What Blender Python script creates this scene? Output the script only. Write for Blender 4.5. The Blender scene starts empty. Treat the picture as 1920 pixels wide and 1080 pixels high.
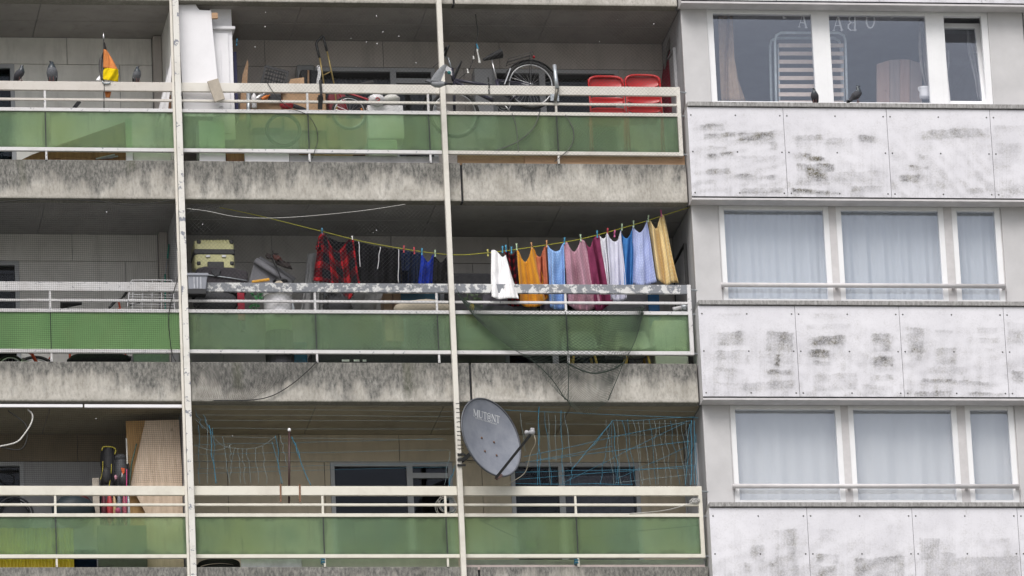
import bpy, math, random
import numpy as np
from mathutils import Vector

# ------------------------------------------------------------------ camera, sky, sun, exposure
S = bpy.context.scene
COL = S.collection
ZO = 28.63                                   # height of the lowest hand rail above the ground
YAW, PITCH, ROLL = (math.radians(a) for a in (9.44027, 18.10473, -2.66595))
FPX, DIST = 13545.1, 95.8211                 # focal length in photo pixels, metres to the facade
FW = Vector((math.sin(YAW)*math.cos(PITCH), math.cos(YAW)*math.cos(PITCH), math.sin(PITCH)))
_r = Vector((math.cos(YAW), -math.sin(YAW), 0)); _u = _r.cross(FW)
RT = math.cos(ROLL)*_r + math.sin(ROLL)*_u
UP = -math.sin(ROLL)*_r + math.cos(ROLL)*_u
CAM = Vector((4.37521, 0, 2.743953 + ZO)) - DIST*FW
cd = bpy.data.cameras.new('camera'); cam = bpy.data.objects.new('camera', cd); COL.objects.link(cam)
cd.sensor_width = 36.0; cd.lens = FPX*36/1920; cd.clip_start = 1; cd.clip_end = 9000
m = [[RT.x, UP.x, -FW.x, CAM.x], [RT.y, UP.y, -FW.y, CAM.y], [RT.z, UP.z, -FW.z, CAM.z], [0, 0, 0, 1]]
from mathutils import Matrix
cam.matrix_world = Matrix(m); S.camera = cam

SUN_EL, SUN_AZ = math.radians(52), math.radians(202)     # azimuth clockwise from +Y
wd = bpy.data.worlds.new('World'); S.world = wd; wd.use_nodes = True
wn = wd.node_tree; bg = wn.nodes['Background']
sky = wn.nodes.new('ShaderNodeTexSky'); sky.sky_type = 'NISHITA'; sky.sun_disc = False
sky.sun_elevation = SUN_EL; sky.sun_rotation = SUN_AZ; sky.dust_density = 4.0; sky.air_density = 1.0
hs = wn.nodes.new('ShaderNodeHueSaturation'); hs.inputs['Saturation'].default_value = 0.34
wn.links.new(sky.outputs[0], hs.inputs['Color']); wn.links.new(hs.outputs[0], bg.inputs['Color'])
bg.inputs['Strength'].default_value = 0.115
sd = bpy.data.lights.new('sun', 'SUN'); sd.energy = 1.5; sd.angle = math.radians(38); sd.color = (1, .97, .93)
sun = bpy.data.objects.new('sun', sd); COL.objects.link(sun)
sdir = Vector((math.sin(SUN_AZ)*math.cos(SUN_EL), math.cos(SUN_AZ)*math.cos(SUN_EL), math.sin(SUN_EL)))
sun.rotation_euler = sdir.to_track_quat('Z', 'Y').to_euler(); sun.location = (0, -40, 80)
S.render.engine = 'CYCLES'
vs = S.view_settings; vs.view_transform = 'Standard'; vs.look = 'None'; vs.gamma = 1; vs.use_curve_mapping = False
vs.exposure = 0.36
S.cycles.use_denoising = True
S.cycles.max_bounces = 10; S.cycles.transparent_max_bounces = 24

# ------------------------------------------------------------------ helpers
rnd = random.Random(7)
def W(px, py, Y=0.0):
    """the point of the vertical plane at depth Y that lies where the photo shows pixel px, py"""
    d = FW + RT*((px-960)/FPX) + UP*((540-py)/FPX)
    return CAM + d*((Y-CAM.y)/d.y)
def WW(pts, Y=0.0): return [W(p[0], p[1], p[2] if len(p) > 2 else Y) for p in pts]
def lin(c): return tuple(((v/255)/12.92 if v/255 <= .04045 else ((v/255+.055)/1.055)**2.4) for v in c)

MATS = {}
class NT:
    def __init__(s, name):
        s.m = bpy.data.materials.new(name); s.m.use_nodes = True; s.t = s.m.node_tree
        s.b = s.t.nodes['Principled BSDF']; s.out = s.t.nodes['Material Output']; MATS[name] = s.m
    def n(s, kind, **kw):
        nd = s.t.nodes.new(kind)
        for k, v in kw.items():
            if k.startswith('i_'):
                key = k[2:]; nd.inputs[int(key) if key.isdigit() else key.replace('_', ' ')].default_value = v
            else: setattr(nd, k, v)
        return nd
    def l(s, a, b): s.t.links.new(a, b)
    def pos(s, scale=(1, 1, 1)):
        g = s.n('ShaderNodeNewGeometry'); mp = s.n('ShaderNodeMapping'); mp.inputs['Scale'].default_value = scale
        s.l(g.outputs['Position'], mp.inputs['Vector']); return mp.outputs[0]
    def noise(s, scale, detail=4, rough=.6, vec=None, stretch=(1, 1, 1)):
        nz = s.n('ShaderNodeTexNoise'); nz.inputs['Scale'].default_value = scale
        nz.inputs['Detail'].default_value = detail; nz.inputs['Roughness'].default_value = rough
        s.l(vec if vec is not None else s.pos(stretch), nz.inputs['Vector']); return nz.outputs['Fac']
    def ramp(s, fac, stops):
        r = s.n('ShaderNodeValToRGB'); el = r.color_ramp.elements
        while len(el) < len(stops): el.new(.5)
        for e, (p, c) in zip(el, stops):
            e.position = p; e.color = (*c, 1) if isinstance(c, tuple) else (c, c, c, 1)
        s.l(fac, r.inputs['Fac']); return r.outputs['Color']
    def mix(s, fac, a, b, mode='MIX'):
        mx = s.n('ShaderNodeMix'); mx.data_type = 'RGBA'; mx.blend_type = mode
        for inp, v in ((mx.inputs[0], fac), (mx.inputs[6], a), (mx.inputs[7], b)):
            if hasattr(v, 'is_output'): s.l(v, inp)
            elif isinstance(v, tuple): inp.default_value = (*v, 1)
            else: inp.default_value = v
        return mx.outputs[2]
    def math(s, op, a, b=0.0, c=None):
        mm = s.n('ShaderNodeMath'); mm.operation = op
        for i, v in enumerate((a, b) if c is None else (a, b, c)):
            if hasattr(v, 'is_output'): s.l(v, mm.inputs[i])
            else: mm.inputs[i].default_value = v
        return mm.outputs[0]
    def bump(s, h, strength=.3, dist=.01):
        b = s.n('ShaderNodeBump'); b.inputs['Strength'].default_value = strength; b.inputs['Distance'].default_value = dist
        s.l(h, b.inputs['Height']); s.l(b.outputs[0], s.b.inputs['Normal'])
    def set(s, col=None, rough=None, metal=None, **kw):
        for k, v in (('Base Color', col), ('Roughness', rough), ('Metallic', metal)):
            if v is None: continue
            if hasattr(v, 'is_output'): s.l(v, s.b.inputs[k])
            else: s.b.inputs[k].default_value = (*v, 1) if isinstance(v, tuple) else v
        for k, v in kw.items(): s.b.inputs[k.replace('_', ' ')].default_value = v
        return s.m

def plain(name, col, rough=.6, var=.18, scale=9, metal=0, bump=0):
    if name in MATS: return MATS[name]
    t = NT(name); f = t.noise(scale, 5, .65)
    dark = tuple(c*(1-var) for c in col); light = tuple(min(1, c*(1+var)) for c in col)
    t.set(t.ramp(f, [(.3, dark), (.7, light)]), rough, metal)
    if bump: t.bump(t.noise(scale*6, 4), bump, .004)
    return t.m
def sr(*c): return lin(c)

# painted steel that has lost paint in places
def painted(name, paint, bare, lo, hi, scale=14, grime=(.30, .25, .2), grime_amt=.35):
    t = NT(name)
    n1 = t.noise(scale, 6, .7); chip = t.ramp(n1, [(lo, 0.0), (hi, 1.0)])
    n2 = t.noise(3.2, 5, .7, stretch=(1, 1, 1)); g = t.ramp(n2, [(.45, 0.0), (.8, 1.0)])
    base = t.mix(t.math('MULTIPLY', g, grime_amt), paint, grime)
    t.set(t.mix(chip, base, bare), .5); t.bump(t.math('SUBTRACT', 1.0, chip), .25, .002)
    return t.m
PAINT = (.70, .67, .62)
M_rail = {2: painted('cream_rail_paint_grimy', PAINT, (.36, .35, .36), .70, .73),
          1: painted('white_rail_paint_flaking', (.66, .66, .66), (.21, .22, .245), .465, .495, 8),
          0: painted('cream_rail_paint', (.71, .68, .60), (.34, .33, .33), .71, .74)}
M_railw = painted('white_rail_paint_worn', (.66, .65, .66), (.22, .23, .26), .60, .64, 16)
M_railg = painted('cream_rail_paint_dusty', (.60, .56, .52), (.30, .24, .20), .60, .72, 20)
M_post = painted('cream_post_paint', (.70, .67, .61), (.30, .29, .30), .72, .75, 9)
M_postchip = painted('cream_post_paint_chipped', (.72, .70, .66), (.22, .23, .27), .57, .60, 9)
M_white = plain('white_laminate', (.80, .79, .82), .45, .03, 5)
M_offwhite = plain('off_white_paint', (.66, .65, .62), .5, .08, 6)
M_black = plain('black_plastic', (.018, .018, .02), .45, .3)
M_rubber = plain('black_rubber', (.014, .014, .015), .75, .3)
M_steel = plain('galvanised_steel', (.42, .45, .48), .4, .15, 30, .6)
M_chrome = plain('silver_metal', (.55, .55, .56), .3, .1, 20, .8)
M_dark = plain('dark_grey_fabric', (.035, .036, .042), .85, .4, 40)
M_wood = None

def wood(name, a, b, scale=6, stretch=(1, 1, .12)):
    t = NT(name); n = t.noise(scale*4, 6, .7, stretch=stretch); k = t.noise(scale*1.5, 3, .5)
    c = t.ramp(n, [(.3, a), (.72, b)])
    c = t.mix(t.ramp(k, [(.66, 0.0), (.78, .55)]), c, tuple(v*.35 for v in a))
    t.set(c, .7); t.bump(n, .15, .003); return t.m
M_ply = wood('weathered_plywood', (.48, .36, .26), (.72, .58, .46))
M_pine = wood('yellow_pine_board', (.46, .25, .09), (.66, .42, .19))
M_brown = wood('brown_plank', (.16, .07, .035), (.30, .15, .08))
M_tan = wood('tan_plank', (.36, .21, .12), (.55, .36, .22), stretch=(.1, 1, 1))
M_card = plain('cardboard', (.42, .27, .16), .85, .12, 12)

# concrete edge beams: black algae along the top edge, runs below it, bare pale patches
def concrete(name, seed, amt):
    t = NT(name); tc = t.n('ShaderNodeTexCoord'); sep = t.n('ShaderNodeSeparateXYZ'); t.l(tc.outputs['Generated'], sep.inputs[0])
    z = sep.outputs['Z']
    v = t.pos((1, 1, 1)); off = t.n('ShaderNodeMapping'); off.inputs['Location'].default_value = (seed*7.3, seed*3.1, seed*1.7); t.l(v, off.inputs['Vector']); v = off.outputs[0]
    st = t.n('ShaderNodeMapping'); st.inputs['Scale'].default_value = (1, 1, .22); t.l(v, st.inputs['Vector'])
    st2 = t.n('ShaderNodeMapping'); st2.inputs['Scale'].default_value = (1.3, 1, .55); t.l(v, st2.inputs['Vector'])
    runs = t.noise(6.5, 5, .65, st.outputs[0]); blot = t.noise(3.0, 6, .7, v); fine = t.noise(24, 6, .75, st2.outputs[0]); big = t.noise(.8, 3, .5, v)
    base = t.ramp(blot, [(.28, (.34, .32, .285)), (.5, (.48, .455, .415)), (.72, (.64, .615, .57))])
    base = t.mix(t.ramp(fine, [(.35, .5), (.55, 0.0)]), base, (.20, .18, .155))
    # stain field: noise against height
    h = t.math('MULTIPLY_ADD', z, .72, t.math('MULTIPLY', t.ramp(big, [(.3, 0.0), (.7, 1.0)]), .42))
    h = t.math('ADD', h, t.math('MULTIPLY', t.ramp(runs, [(.32, 0.0), (.68, 1.0)]), .40))
    h = t.math('ADD', h, t.math('MULTIPLY', t.ramp(blot, [(.32, 0.0), (.68, 1.0)]), .36)); h = t.math('ADD', h, t.math('MULTIPLY', fine, .22))
    top = t.ramp(t.math('MULTIPLY', h, .5), [(.445-amt, 0.0), (.60-amt, .95)])
    grain = t.ramp(fine, [(.34, 1.0), (.66, .50)])
    c = t.mix(t.math('MULTIPLY', top, grain), base, (.060, .062, .060))
    edge = t.ramp(t.math('MULTIPLY', t.math('ADD', t.math('SUBTRACT', 1.0, z), t.math('MULTIPLY', fine, .25)), .5), [(.535, 0.0), (.565, .7)])
    c = t.mix(edge, c, (.10, .10, .075))
    green = t.math('MULTIPLY', t.ramp(t.noise(2.2, 3, .5, st.outputs[0]), [(.62, 0.0), (.72, .5)]), top)
    c = t.mix(green, c, (.07, .075, .03))
    t.set(c, .9); t.bump(t.math('ADD', fine, blot), .3, .004); return t.m
M_conc = [concrete('stained_concrete_%s' % 'abcdef'[i], i+1, a) for i, a in enumerate((.02, .05, .0, -.01, .03, -.05))]

# wall and ceiling boards, one paint per storey
def board(name, col, var=.1, dirt=.35):
    t = NT(name); n = t.noise(2.2, 5, .65); f = t.noise(22, 5, .75)
    c = t.ramp(n, [(.3, tuple(v*(1-var) for v in col)), (.7, tuple(min(1, v*(1+var)) for v in col))])
    c = t.mix(t.ramp(f, [(.62, 0.0), (.8, dirt)]), c, tuple(v*.45 for v in col))
    c = t.mix(t.ramp(t.noise(5, 5, .7, stretch=(1, 1, .16)), [(.50, 0.0), (.74, .42)]), c, tuple(v*.5 for v in col)); t.set(c, .8); return t.m
M_wall = {2: board('greige_wall_board', (.50, .46, .44)), 1: board('grey_wall_board', (.44, .42, .41)), 0: board('beige_wall_board', (.54, .465, .36))}
M_walldark = board('brown_wall_board', (.25, .20, .14)); M_wallwhite = board('white_wall_board', (.82, .80, .77)); M_wallpale = board('pale_wall_board', (.66, .64, .62)); M_wallgrey = board('pale_grey_wall_board', (.40, .40, .42))
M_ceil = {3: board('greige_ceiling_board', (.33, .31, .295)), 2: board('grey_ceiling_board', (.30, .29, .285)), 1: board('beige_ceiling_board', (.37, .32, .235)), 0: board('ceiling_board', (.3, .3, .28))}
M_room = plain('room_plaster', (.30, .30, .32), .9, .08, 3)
M_roomdark = plain('room_shade_plaster', (.06, .06, .065), .9, .1, 3)  # near-black colour stands in for the shade of the unlit rooms
M_alu = plain('brushed_aluminium_panel', (.54, .53, .54), .42, .08, 2.5)
M_pvc = plain('white_window_plastic', (.82, .82, .84), .35, .03, 4)
M_pvcgrey = plain('grey_window_plastic', (.42, .43, .46), .45, .05, 4)
M_frame = plain('weathered_window_frame', (.58, .56, .57), .5, .1, 6)
M_sill = None
t = NT('stained_metal_sill'); M_sill = t.set(t.ramp(t.noise(30, 5, .8, stretch=(1, 1, .3)), [(.35, (.16, .155, .15)), (.65, (.44, .43, .43))]), .6)

# spandrel boards: white paint, half scrubbed grime (strokes are stored per vertex, grain is procedural)
t = NT('scrubbed_white_board')
at = t.n('ShaderNodeAttribute'); at.attribute_name = 'grime'
fine = t.noise(48, 6, .8); mid = t.noise(9, 5, .7); hz = t.noise(26, 4, .7, stretch=(.12, 1, 1))
g = t.math('MULTIPLY', at.outputs['Fac'], t.ramp(t.math('ADD', t.math('MULTIPLY', fine, .85), t.math('MULTIPLY', hz, .15)), [(.36, .45), (.58, 1.25)]))
g = t.math('ADD', g, t.math('MULTIPLY', t.ramp(mid, [(.42, .02), (.75, .30)]), t.ramp(fine, [(.45, 0.0), (.65, 1.0)])))
base = t.ramp(t.noise(1.7, 4, .6), [(.3, (.67, .66, .71)), (.7, (.77, .76, .81))])
c = t.mix(g, base, t.ramp(mid, [(.45, (.085, .082, .08)), (.65, (.11, .095, .05))]))
M_span = t.set(c, .65)

# green wired balcony glass
t = NT('green_balcony_glass')
t.b.inputs['Transmission Weight'].default_value = .80; t.b.inputs['IOR'].default_value = 1.2
n = t.noise(1.6, 4, .6); d = t.noise(34, 5, .8, stretch=(1, 1, .2))
col = t.ramp(n, [(.3, (.36, .53, .34)), (.7, (.48, .65, .42))])
hue = t.noise(.9, 3, .5); col = t.mix(t.ramp(hue, [(.42, 0.0), (.68, .55)]), col, (.46, .58, .26)); col = t.mix(t.ramp(d, [(.66, 0.0), (.72, .6)]), col, (.66, .70, .60))
tc = t.n('ShaderNodeTexCoord'); sp_ = t.n('ShaderNodeSeparateXYZ'); t.l(tc.outputs['Generated'], sp_.inputs[0])
ed_ = t.math('MULTIPLY', t.math('MULTIPLY', sp_.outputs['X'], t.math('SUBTRACT', 1.0, sp_.outputs['X'])), 4.0); ez_ = t.math('MULTIPLY', t.math('MULTIPLY', sp_.outputs['Z'], t.math('SUBTRACT', 1.0, sp_.outputs['Z'])), 4.0)
gr_ = t.math('ADD', t.math('MULTIPLY', t.noise(6, 5, .7, stretch=(1, 1, .35)), .55), t.math('MULTIPLY', t.math('MINIMUM', t.math('MULTIPLY', ed_, 4.0), t.math('MULTIPLY', ez_, 1.4)), .3))
col = t.mix(t.ramp(gr_, [(.30, .34), (.44, 0.0)]), col, (.10, .14, .10))
col = t.mix(t.ramp(t.noise(18, 5, .75, stretch=(1, 1, .08)), [(.56, 0.0), (.72, .28)]), col, (.16, .20, .15))
t.set(col, .24); M_green = t.m
t = NT('bright_green_balcony_glass')
t.b.inputs['Transmission Weight'].default_value = .6; t.b.inputs['IOR'].default_value = 1.2
n = t.noise(1.6, 4, .6)
t.set(t.ramp(n, [(.3, (.25, .47, .20)), (.7, (.34, .56, .26))]), .30); M_green2 = t.m

# clear window glass: a pane that lets light through and mirrors the sky
def pane_mat(name, tint, gain=1.0):
    t = NT(name); tr = t.n('ShaderNodeBsdfTransparent'); tr.inputs[0].default_value = (*tint, 1)
    gl = t.n('ShaderNodeBsdfGlossy'); gl.inputs['Roughness'].default_value = 0.02
    gl.inputs[0].default_value = (.80, .86, 1, 1)
    lw = t.n('ShaderNodeLayerWeight'); lw.inputs['Blend'].default_value = .5
    fr = t.math('MULTIPLY', t.math('MULTIPLY_ADD', t.math('POWER', lw.outputs['Facing'], 5.0), .96, .04), gain)      # Schlick, the same from both sides
    nb = t.n('ShaderNodeBump'); nb.inputs['Strength'].default_value = .04; nb.inputs['Distance'].default_value = .02
    t.l(t.noise(1.4, 2, .4), nb.inputs['Height']); t.l(nb.outputs[0], gl.inputs['Normal'])
    ms = t.n('ShaderNodeMixShader'); t.l(t.math('MINIMUM', fr, 1.0), ms.inputs[0]); t.l(tr.outputs[0], ms.inputs[1]); t.l(gl.outputs[0], ms.inputs[2])
    t.l(ms.outputs[0], t.out.inputs['Surface']); return t.m
M_pane = pane_mat('double_window_pane', (.985, .988, .992), 2.6)
M_paned = pane_mat('shade_tinted_pane', (.70, .70, .70), .4)  # grey tint and weak gloss put the rooms' darkness into the glass

class MB:
    def __init__(s): s.v = []; s.f = []; s.uv = {}; s.mi = []; s.cm = 0
    def add(s, vs, fs, uvs=None):
        o = len(s.v); s.v += [tuple(v) for v in vs]
        for k, f in enumerate(fs):
            s.f.append(tuple(i+o for i in f)); s.mi.append(s.cm)
            if uvs: s.uv[len(s.f)-1] = [uvs[i] for i in f]
        return s
    def box(s, x0, x1, y0, y1, z0, z1):
        return s.add([(x, y, z) for z in (z0, z1) for y in (y0, y1) for x in (x0, x1)],
                     [(0, 2, 3, 1), (4, 5, 7, 6), (0, 1, 5, 4), (1, 3, 7, 5), (3, 2, 6, 7), (2, 0, 4, 6)])
    def obox(s, c, a, b, d):
        c, a, b, d = map(Vector, (c, a, b, d))
        return s.add([c+a*i+b*j+d*k for k in (-1, 1) for j in (-1, 1) for i in (-1, 1)],
                     [(0, 2, 3, 1), (4, 5, 7, 6), (0, 1, 5, 4), (1, 3, 7, 5), (3, 2, 6, 7), (2, 0, 4, 6)])
    def beam(s, p, q, w, h, up=(0, 1, 0)):
        p, q = Vector(p), Vector(q); d = (q-p); n = Vector(up); n = (n - d*(n.dot(d)/d.dot(d))).normalized(); sd = d.normalized().cross(n)
        return s.obox((p+q)/2, d/2, sd*(w/2), n*(h/2))
    def tube(s, pts, r, n=6, closed=False, flat=1.0):
        pts = [Vector(p) for p in pts]; k = len(pts); rr = r if isinstance(r, (list, tuple)) else [r]*k
        vs = []; prev = None
        for i, p in enumerate(pts):
            a = pts[(i-1) % k] if closed or i else p; b = pts[(i+1) % k] if closed or i < k-1 else p
            tg = (b-a).normalized() if (b-a).length > 1e-9 else Vector((0, 0, 1))
            if prev is None: prev = tg.orthogonal().normalized()
            prev = (prev - tg*prev.dot(tg)); prev = prev.normalized() if prev.length > 1e-6 else tg.orthogonal().normalized()
            bn = tg.cross(prev)
            for j in range(n):
                an = 2*math.pi*j/n; vs.append(p + prev*(math.cos(an)*rr[i]) + bn*(math.sin(an)*rr[i]*flat))
        fs = []
        for i in range(k if closed else k-1):
            for j in range(n):
                i2 = (i+1) % k; fs.append((i*n+j, i*n+(j+1) % n, i2*n+(j+1) % n, i2*n+j))
        if not closed: fs.append(tuple(range(n-1, -1, -1))); fs.append(tuple((k-1)*n+j for j in range(n)))
        return s.add(vs, fs)
    def grid(s, P, uvs=None):
        nv, nu = len(P), len(P[0]); vs = [p for r in P for p in r]
        fs = [(i*nu+j, i*nu+j+1, (i+1)*nu+j+1, (i+1)*nu+j) for i in range(nv-1) for j in range(nu-1)]
        uv = [(j/(nu-1), i/(nv-1)) for i in range(nv) for j in range(nu)] if uvs is None else uvs
        return s.add(vs, fs, uv)
    def slab(s, poly, th, nrm=(0, 1, 0)):
        """a flat polygon (3-D points) given thickness along nrm"""
        n = len(poly); d = Vector(nrm)*th; poly = [Vector(p) for p in poly]
        fs = [tuple(range(n)), tuple(range(2*n-1, n-1, -1))] + [(i, i+n, (i+1) % n+n, (i+1) % n) for i in range(n)]
        return s.add(poly+[p+d for p in poly], fs)
    def lathe(s, c, prof, axis=(0, 0, 1), n=20, sx=1.0):
        """prof: (radius, height) pairs along axis"""
        c = Vector(c); ax = Vector(axis).normalized(); e1 = Vector((1, 0, 0)) - ax*ax.x
        e1 = e1.normalized() if e1.length > .2 else ax.orthogonal().normalized(); e2 = ax.cross(e1); vs = []
        for r, h in prof:
            for j in range(n):
                a = 2*math.pi*j/n; vs.append(c + ax*h + e1*(r*math.cos(a)) + e2*(r*math.sin(a)*sx))
        k = len(prof); fs = [(i*n+j, i*n+(j+1) % n, (i+1)*n+(j+1) % n, (i+1)*n+j) for i in range(k-1) for j in range(n)]
        fs.append(tuple(range(n-1, -1, -1))); fs.append(tuple((k-1)*n+j for j in range(n)))
        return s.add(vs, fs)
    def ring(s, c, r, tr, axis=(0, 1, 0), n=32, k=6, a0=0.0, a1=None):
        c = Vector(c); ax = Vector(axis).normalized(); e1 = Vector((1, 0, 0)) - ax*ax.x; e1.normalize(); e2 = ax.cross(e1)
        full = a1 is None; a1 = a0+2*math.pi if full else a1
        pts = [c + e1*(r*math.cos(a0+(a1-a0)*i/n)) + e2*(r*math.sin(a0+(a1-a0)*i/n)) for i in range(n if full else n+1)]
        return s.tube(pts, tr, k, closed=full)
    def blob(s, c, rx, ry, rz, nu=12, nv=8, jit=0.0, rg=None):
        c = Vector(c); vs = []
        for i in range(nv+1):
            th = math.pi*i/nv
            for j in range(nu):
                ph = 2*math.pi*j/nu; q = 1+(rg.uniform(-jit, jit) if rg else 0)
                vs.append(c+Vector((rx*math.sin(th)*math.cos(ph)*q, ry*math.sin(th)*math.sin(ph)*q, rz*math.cos(th)*q)))
        return s.add(vs, [(i*nu+j, i*nu+(j+1) % nu, (i+1)*nu+(j+1) % nu, (i+1)*nu+j) for i in range(nv) for j in range(nu)])
    def build(s, name, mat, parent=None, smooth=False, bevel=0.0, solid=0.0, label=None):
        me = bpy.data.meshes.new(name); me.from_pydata(s.v, [], s.f)
        mats = mat if isinstance(mat, (list, tuple)) else [mat]
        for mt in mats: me.materials.append(mt)
        if len(mats) > 1:
            me.polygons.foreach_set('material_index', s.mi)
        if s.uv:
            ul = me.uv_layers.new(name='UVMap')
            for p in me.polygons:
                u = s.uv.get(p.index)
                if u:
                    for li, q in zip(p.loop_indices, u): ul.data[li].uv = q
        if smooth: me.polygons.foreach_set('use_smooth', [True]*len(me.polygons))
        me.update()
        o = bpy.data.objects.new(name, me); COL.objects.link(o)
        if parent: o.parent = parent
        if bevel:
            b = o.modifiers.new('bevel', 'BEVEL'); b.width = bevel; b.segments = 2; b.limit_method = 'ANGLE'
        if solid:
            b = o.modifiers.new('thickness', 'SOLIDIFY'); b.thickness = solid
        if label: o['label'] = label
        return o

def tag(o, label, cat, group=None, kind=None):
    if label: o['label'] = label
    if cat: o['category'] = cat
    if group: o['group'] = group
    if kind: o['kind'] = kind
    return o
def thing(name, label, cat, group=None):
    o = bpy.data.objects.new(name, None); COL.objects.link(o); o.empty_display_size = .1
    return tag(o, label, cat, group)
def copy(o, dx, dy, dz, parent=None):
    c = o.copy(); COL.objects.link(c); c.parent = parent if parent else o.parent
    c.location = (o.location[0]+dx, o.location[1]+dy, o.location[2]+dz); return c

def resample(pts, n, smooth=False):
    pts = [Vector((*p, 0)) if len(p) == 2 else Vector(p) for p in pts]
    if smooth and len(pts) > 2:
        q = []
        for i in range(len(pts)-1):
            p0, p1, p2, p3 = pts[max(i-1, 0)], pts[i], pts[i+1], pts[min(i+2, len(pts)-1)]
            for k in range(8):
                t = k/8; q.append(.5*((2*p1)+(p2-p0)*t+(2*p0-5*p1+4*p2-p3)*t*t+(3*p1-p0-3*p2+p3)*t**3))
        pts = q+[pts[-1]]
    L = [0]
    for a, b in zip(pts, pts[1:]): L.append(L[-1]+(b-a).length)
    out = []; k = 0
    for i in range(n):
        d = L[-1]*i/(n-1)
        while k < len(L)-2 and L[k+1] < d: k += 1
        sg = L[k+1]-L[k]; t = 0 if sg < 1e-9 else (d-L[k])/sg; out.append(pts[k].lerp(pts[k+1], max(0, min(1, t))))
    return out
def curve(pts, Y=0.0, n=24):
    """smooth world curve through photo points"""
    return [W(p.x, p.y, p.z) for p in resample([(a[0], a[1], a[2] if len(a) > 2 else Y) for a in pts], n, True)]

# ------------------------------------------------------------------ ground
g = MB(); R = 4000
g.add([(0, 0, 0)] + [(R*math.cos(2*math.pi*i/48), R*math.sin(2*math.pi*i/48), 0) for i in range(48)], [(0, i+1, (i+1) % 48+1) for i in range(48)])
t = NT('pale_paving'); t.set(t.ramp(t.noise(.05, 5, .6), [(.35, (.12, .14, .09)), (.55, (.24, .235, .22))]), .9)
tag(g.build('ground', t.m), 'pale paving and grass at the foot of the block', None, kind='structure')

# ------------------------------------------------------------------ the apartment block
FLH = 2.8
BL = thing('apartment_building', 'weathered grey apartment block with green glass balconies and a white window bay', 'building')
XL, X1, X2, XE = -3.55, 0.0, 3.553, 6.786            # party wall, post, post, end of the railing
XC, XF = 6.865, 14.2                                  # bay corner, end of the built facade
YB = 1.5                                              # back wall of the balconies
def Z(n, z): return ZO + FLH*n + z

MB().box(XL-.2, XF, .35, 9, 0, Z(0, -1.66)).build('lower_storeys', M_alu, BL)
MB().box(XL-.2, XF, .35, 9, Z(3, -1.15), Z(6, 0)).build('upper_storeys', M_alu, BL)
MB().box(XL-.2, XF, 6.5, 9, Z(0, -1.655), Z(3, -1.155)).build('rear_wall', M_room, BL)
for n in range(4):
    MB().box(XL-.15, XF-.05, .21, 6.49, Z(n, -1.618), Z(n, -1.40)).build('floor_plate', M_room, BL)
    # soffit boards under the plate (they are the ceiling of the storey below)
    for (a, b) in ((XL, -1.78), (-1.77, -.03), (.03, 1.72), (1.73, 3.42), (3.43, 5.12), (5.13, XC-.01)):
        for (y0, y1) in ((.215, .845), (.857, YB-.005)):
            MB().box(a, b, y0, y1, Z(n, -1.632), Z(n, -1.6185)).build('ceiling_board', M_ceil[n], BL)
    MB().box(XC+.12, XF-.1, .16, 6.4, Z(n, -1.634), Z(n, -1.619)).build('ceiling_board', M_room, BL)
    # concrete edge beams with open joints
    k = n*3
    for i, (a, b) in enumerate(((XL, -.045), (.055, 3.755), (3.785, XC-.05))):
        MB().box(a, b, .02, .2, Z(n, -1.637), Z(n, -1.095)).build('edge_beam', M_conc[(0, 1, 3, 2, 1, 2, 0, 2, 5, 4, 1, 3)[(n*3+i) % 12]], BL, bevel=.008)
    MB().box(-.045, .055, .08, .2, Z(n, -1.63), Z(n, -1.11)).build('joint_filler', M_conc[1], BL)
    MB().box(3.755, 3.785, .08, .2, Z(n, -1.63), Z(n, -1.11)).build('joint_filler', M_dark, BL)

def wallboards(n, cuts_lo, cuts_hi, zs, mat, x0, x1, holes, par):
    """cladding boards in front of the back wall, in two courses, leaving the window openings free"""
    for (za, zb), cuts in ((zs[0], cuts_lo), (zs[1], cuts_hi)):
        xs = [x0]+[c for c in cuts if x0 < c < x1]+[x1]
        for a, b in zip(xs, xs[1:]):
            segs = [(a, b)]
            if zb < .80:
                for h0, h1 in holes:
                    nx = []
                    for (p, q) in segs:
                        if h1 <= p or h0 >= q: nx.append((p, q)); continue
                        if p < h0: nx.append((p, h0))
                        if h1 < q: nx.append((h1, q))
                    segs = nx
            for p, q in segs:
                if q-p > .03: MB().box(p+.004, q-.004, YB, YB+.03, Z(n, za), Z(n, zb)).build('wall_board', mat(p, za), par)

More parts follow.
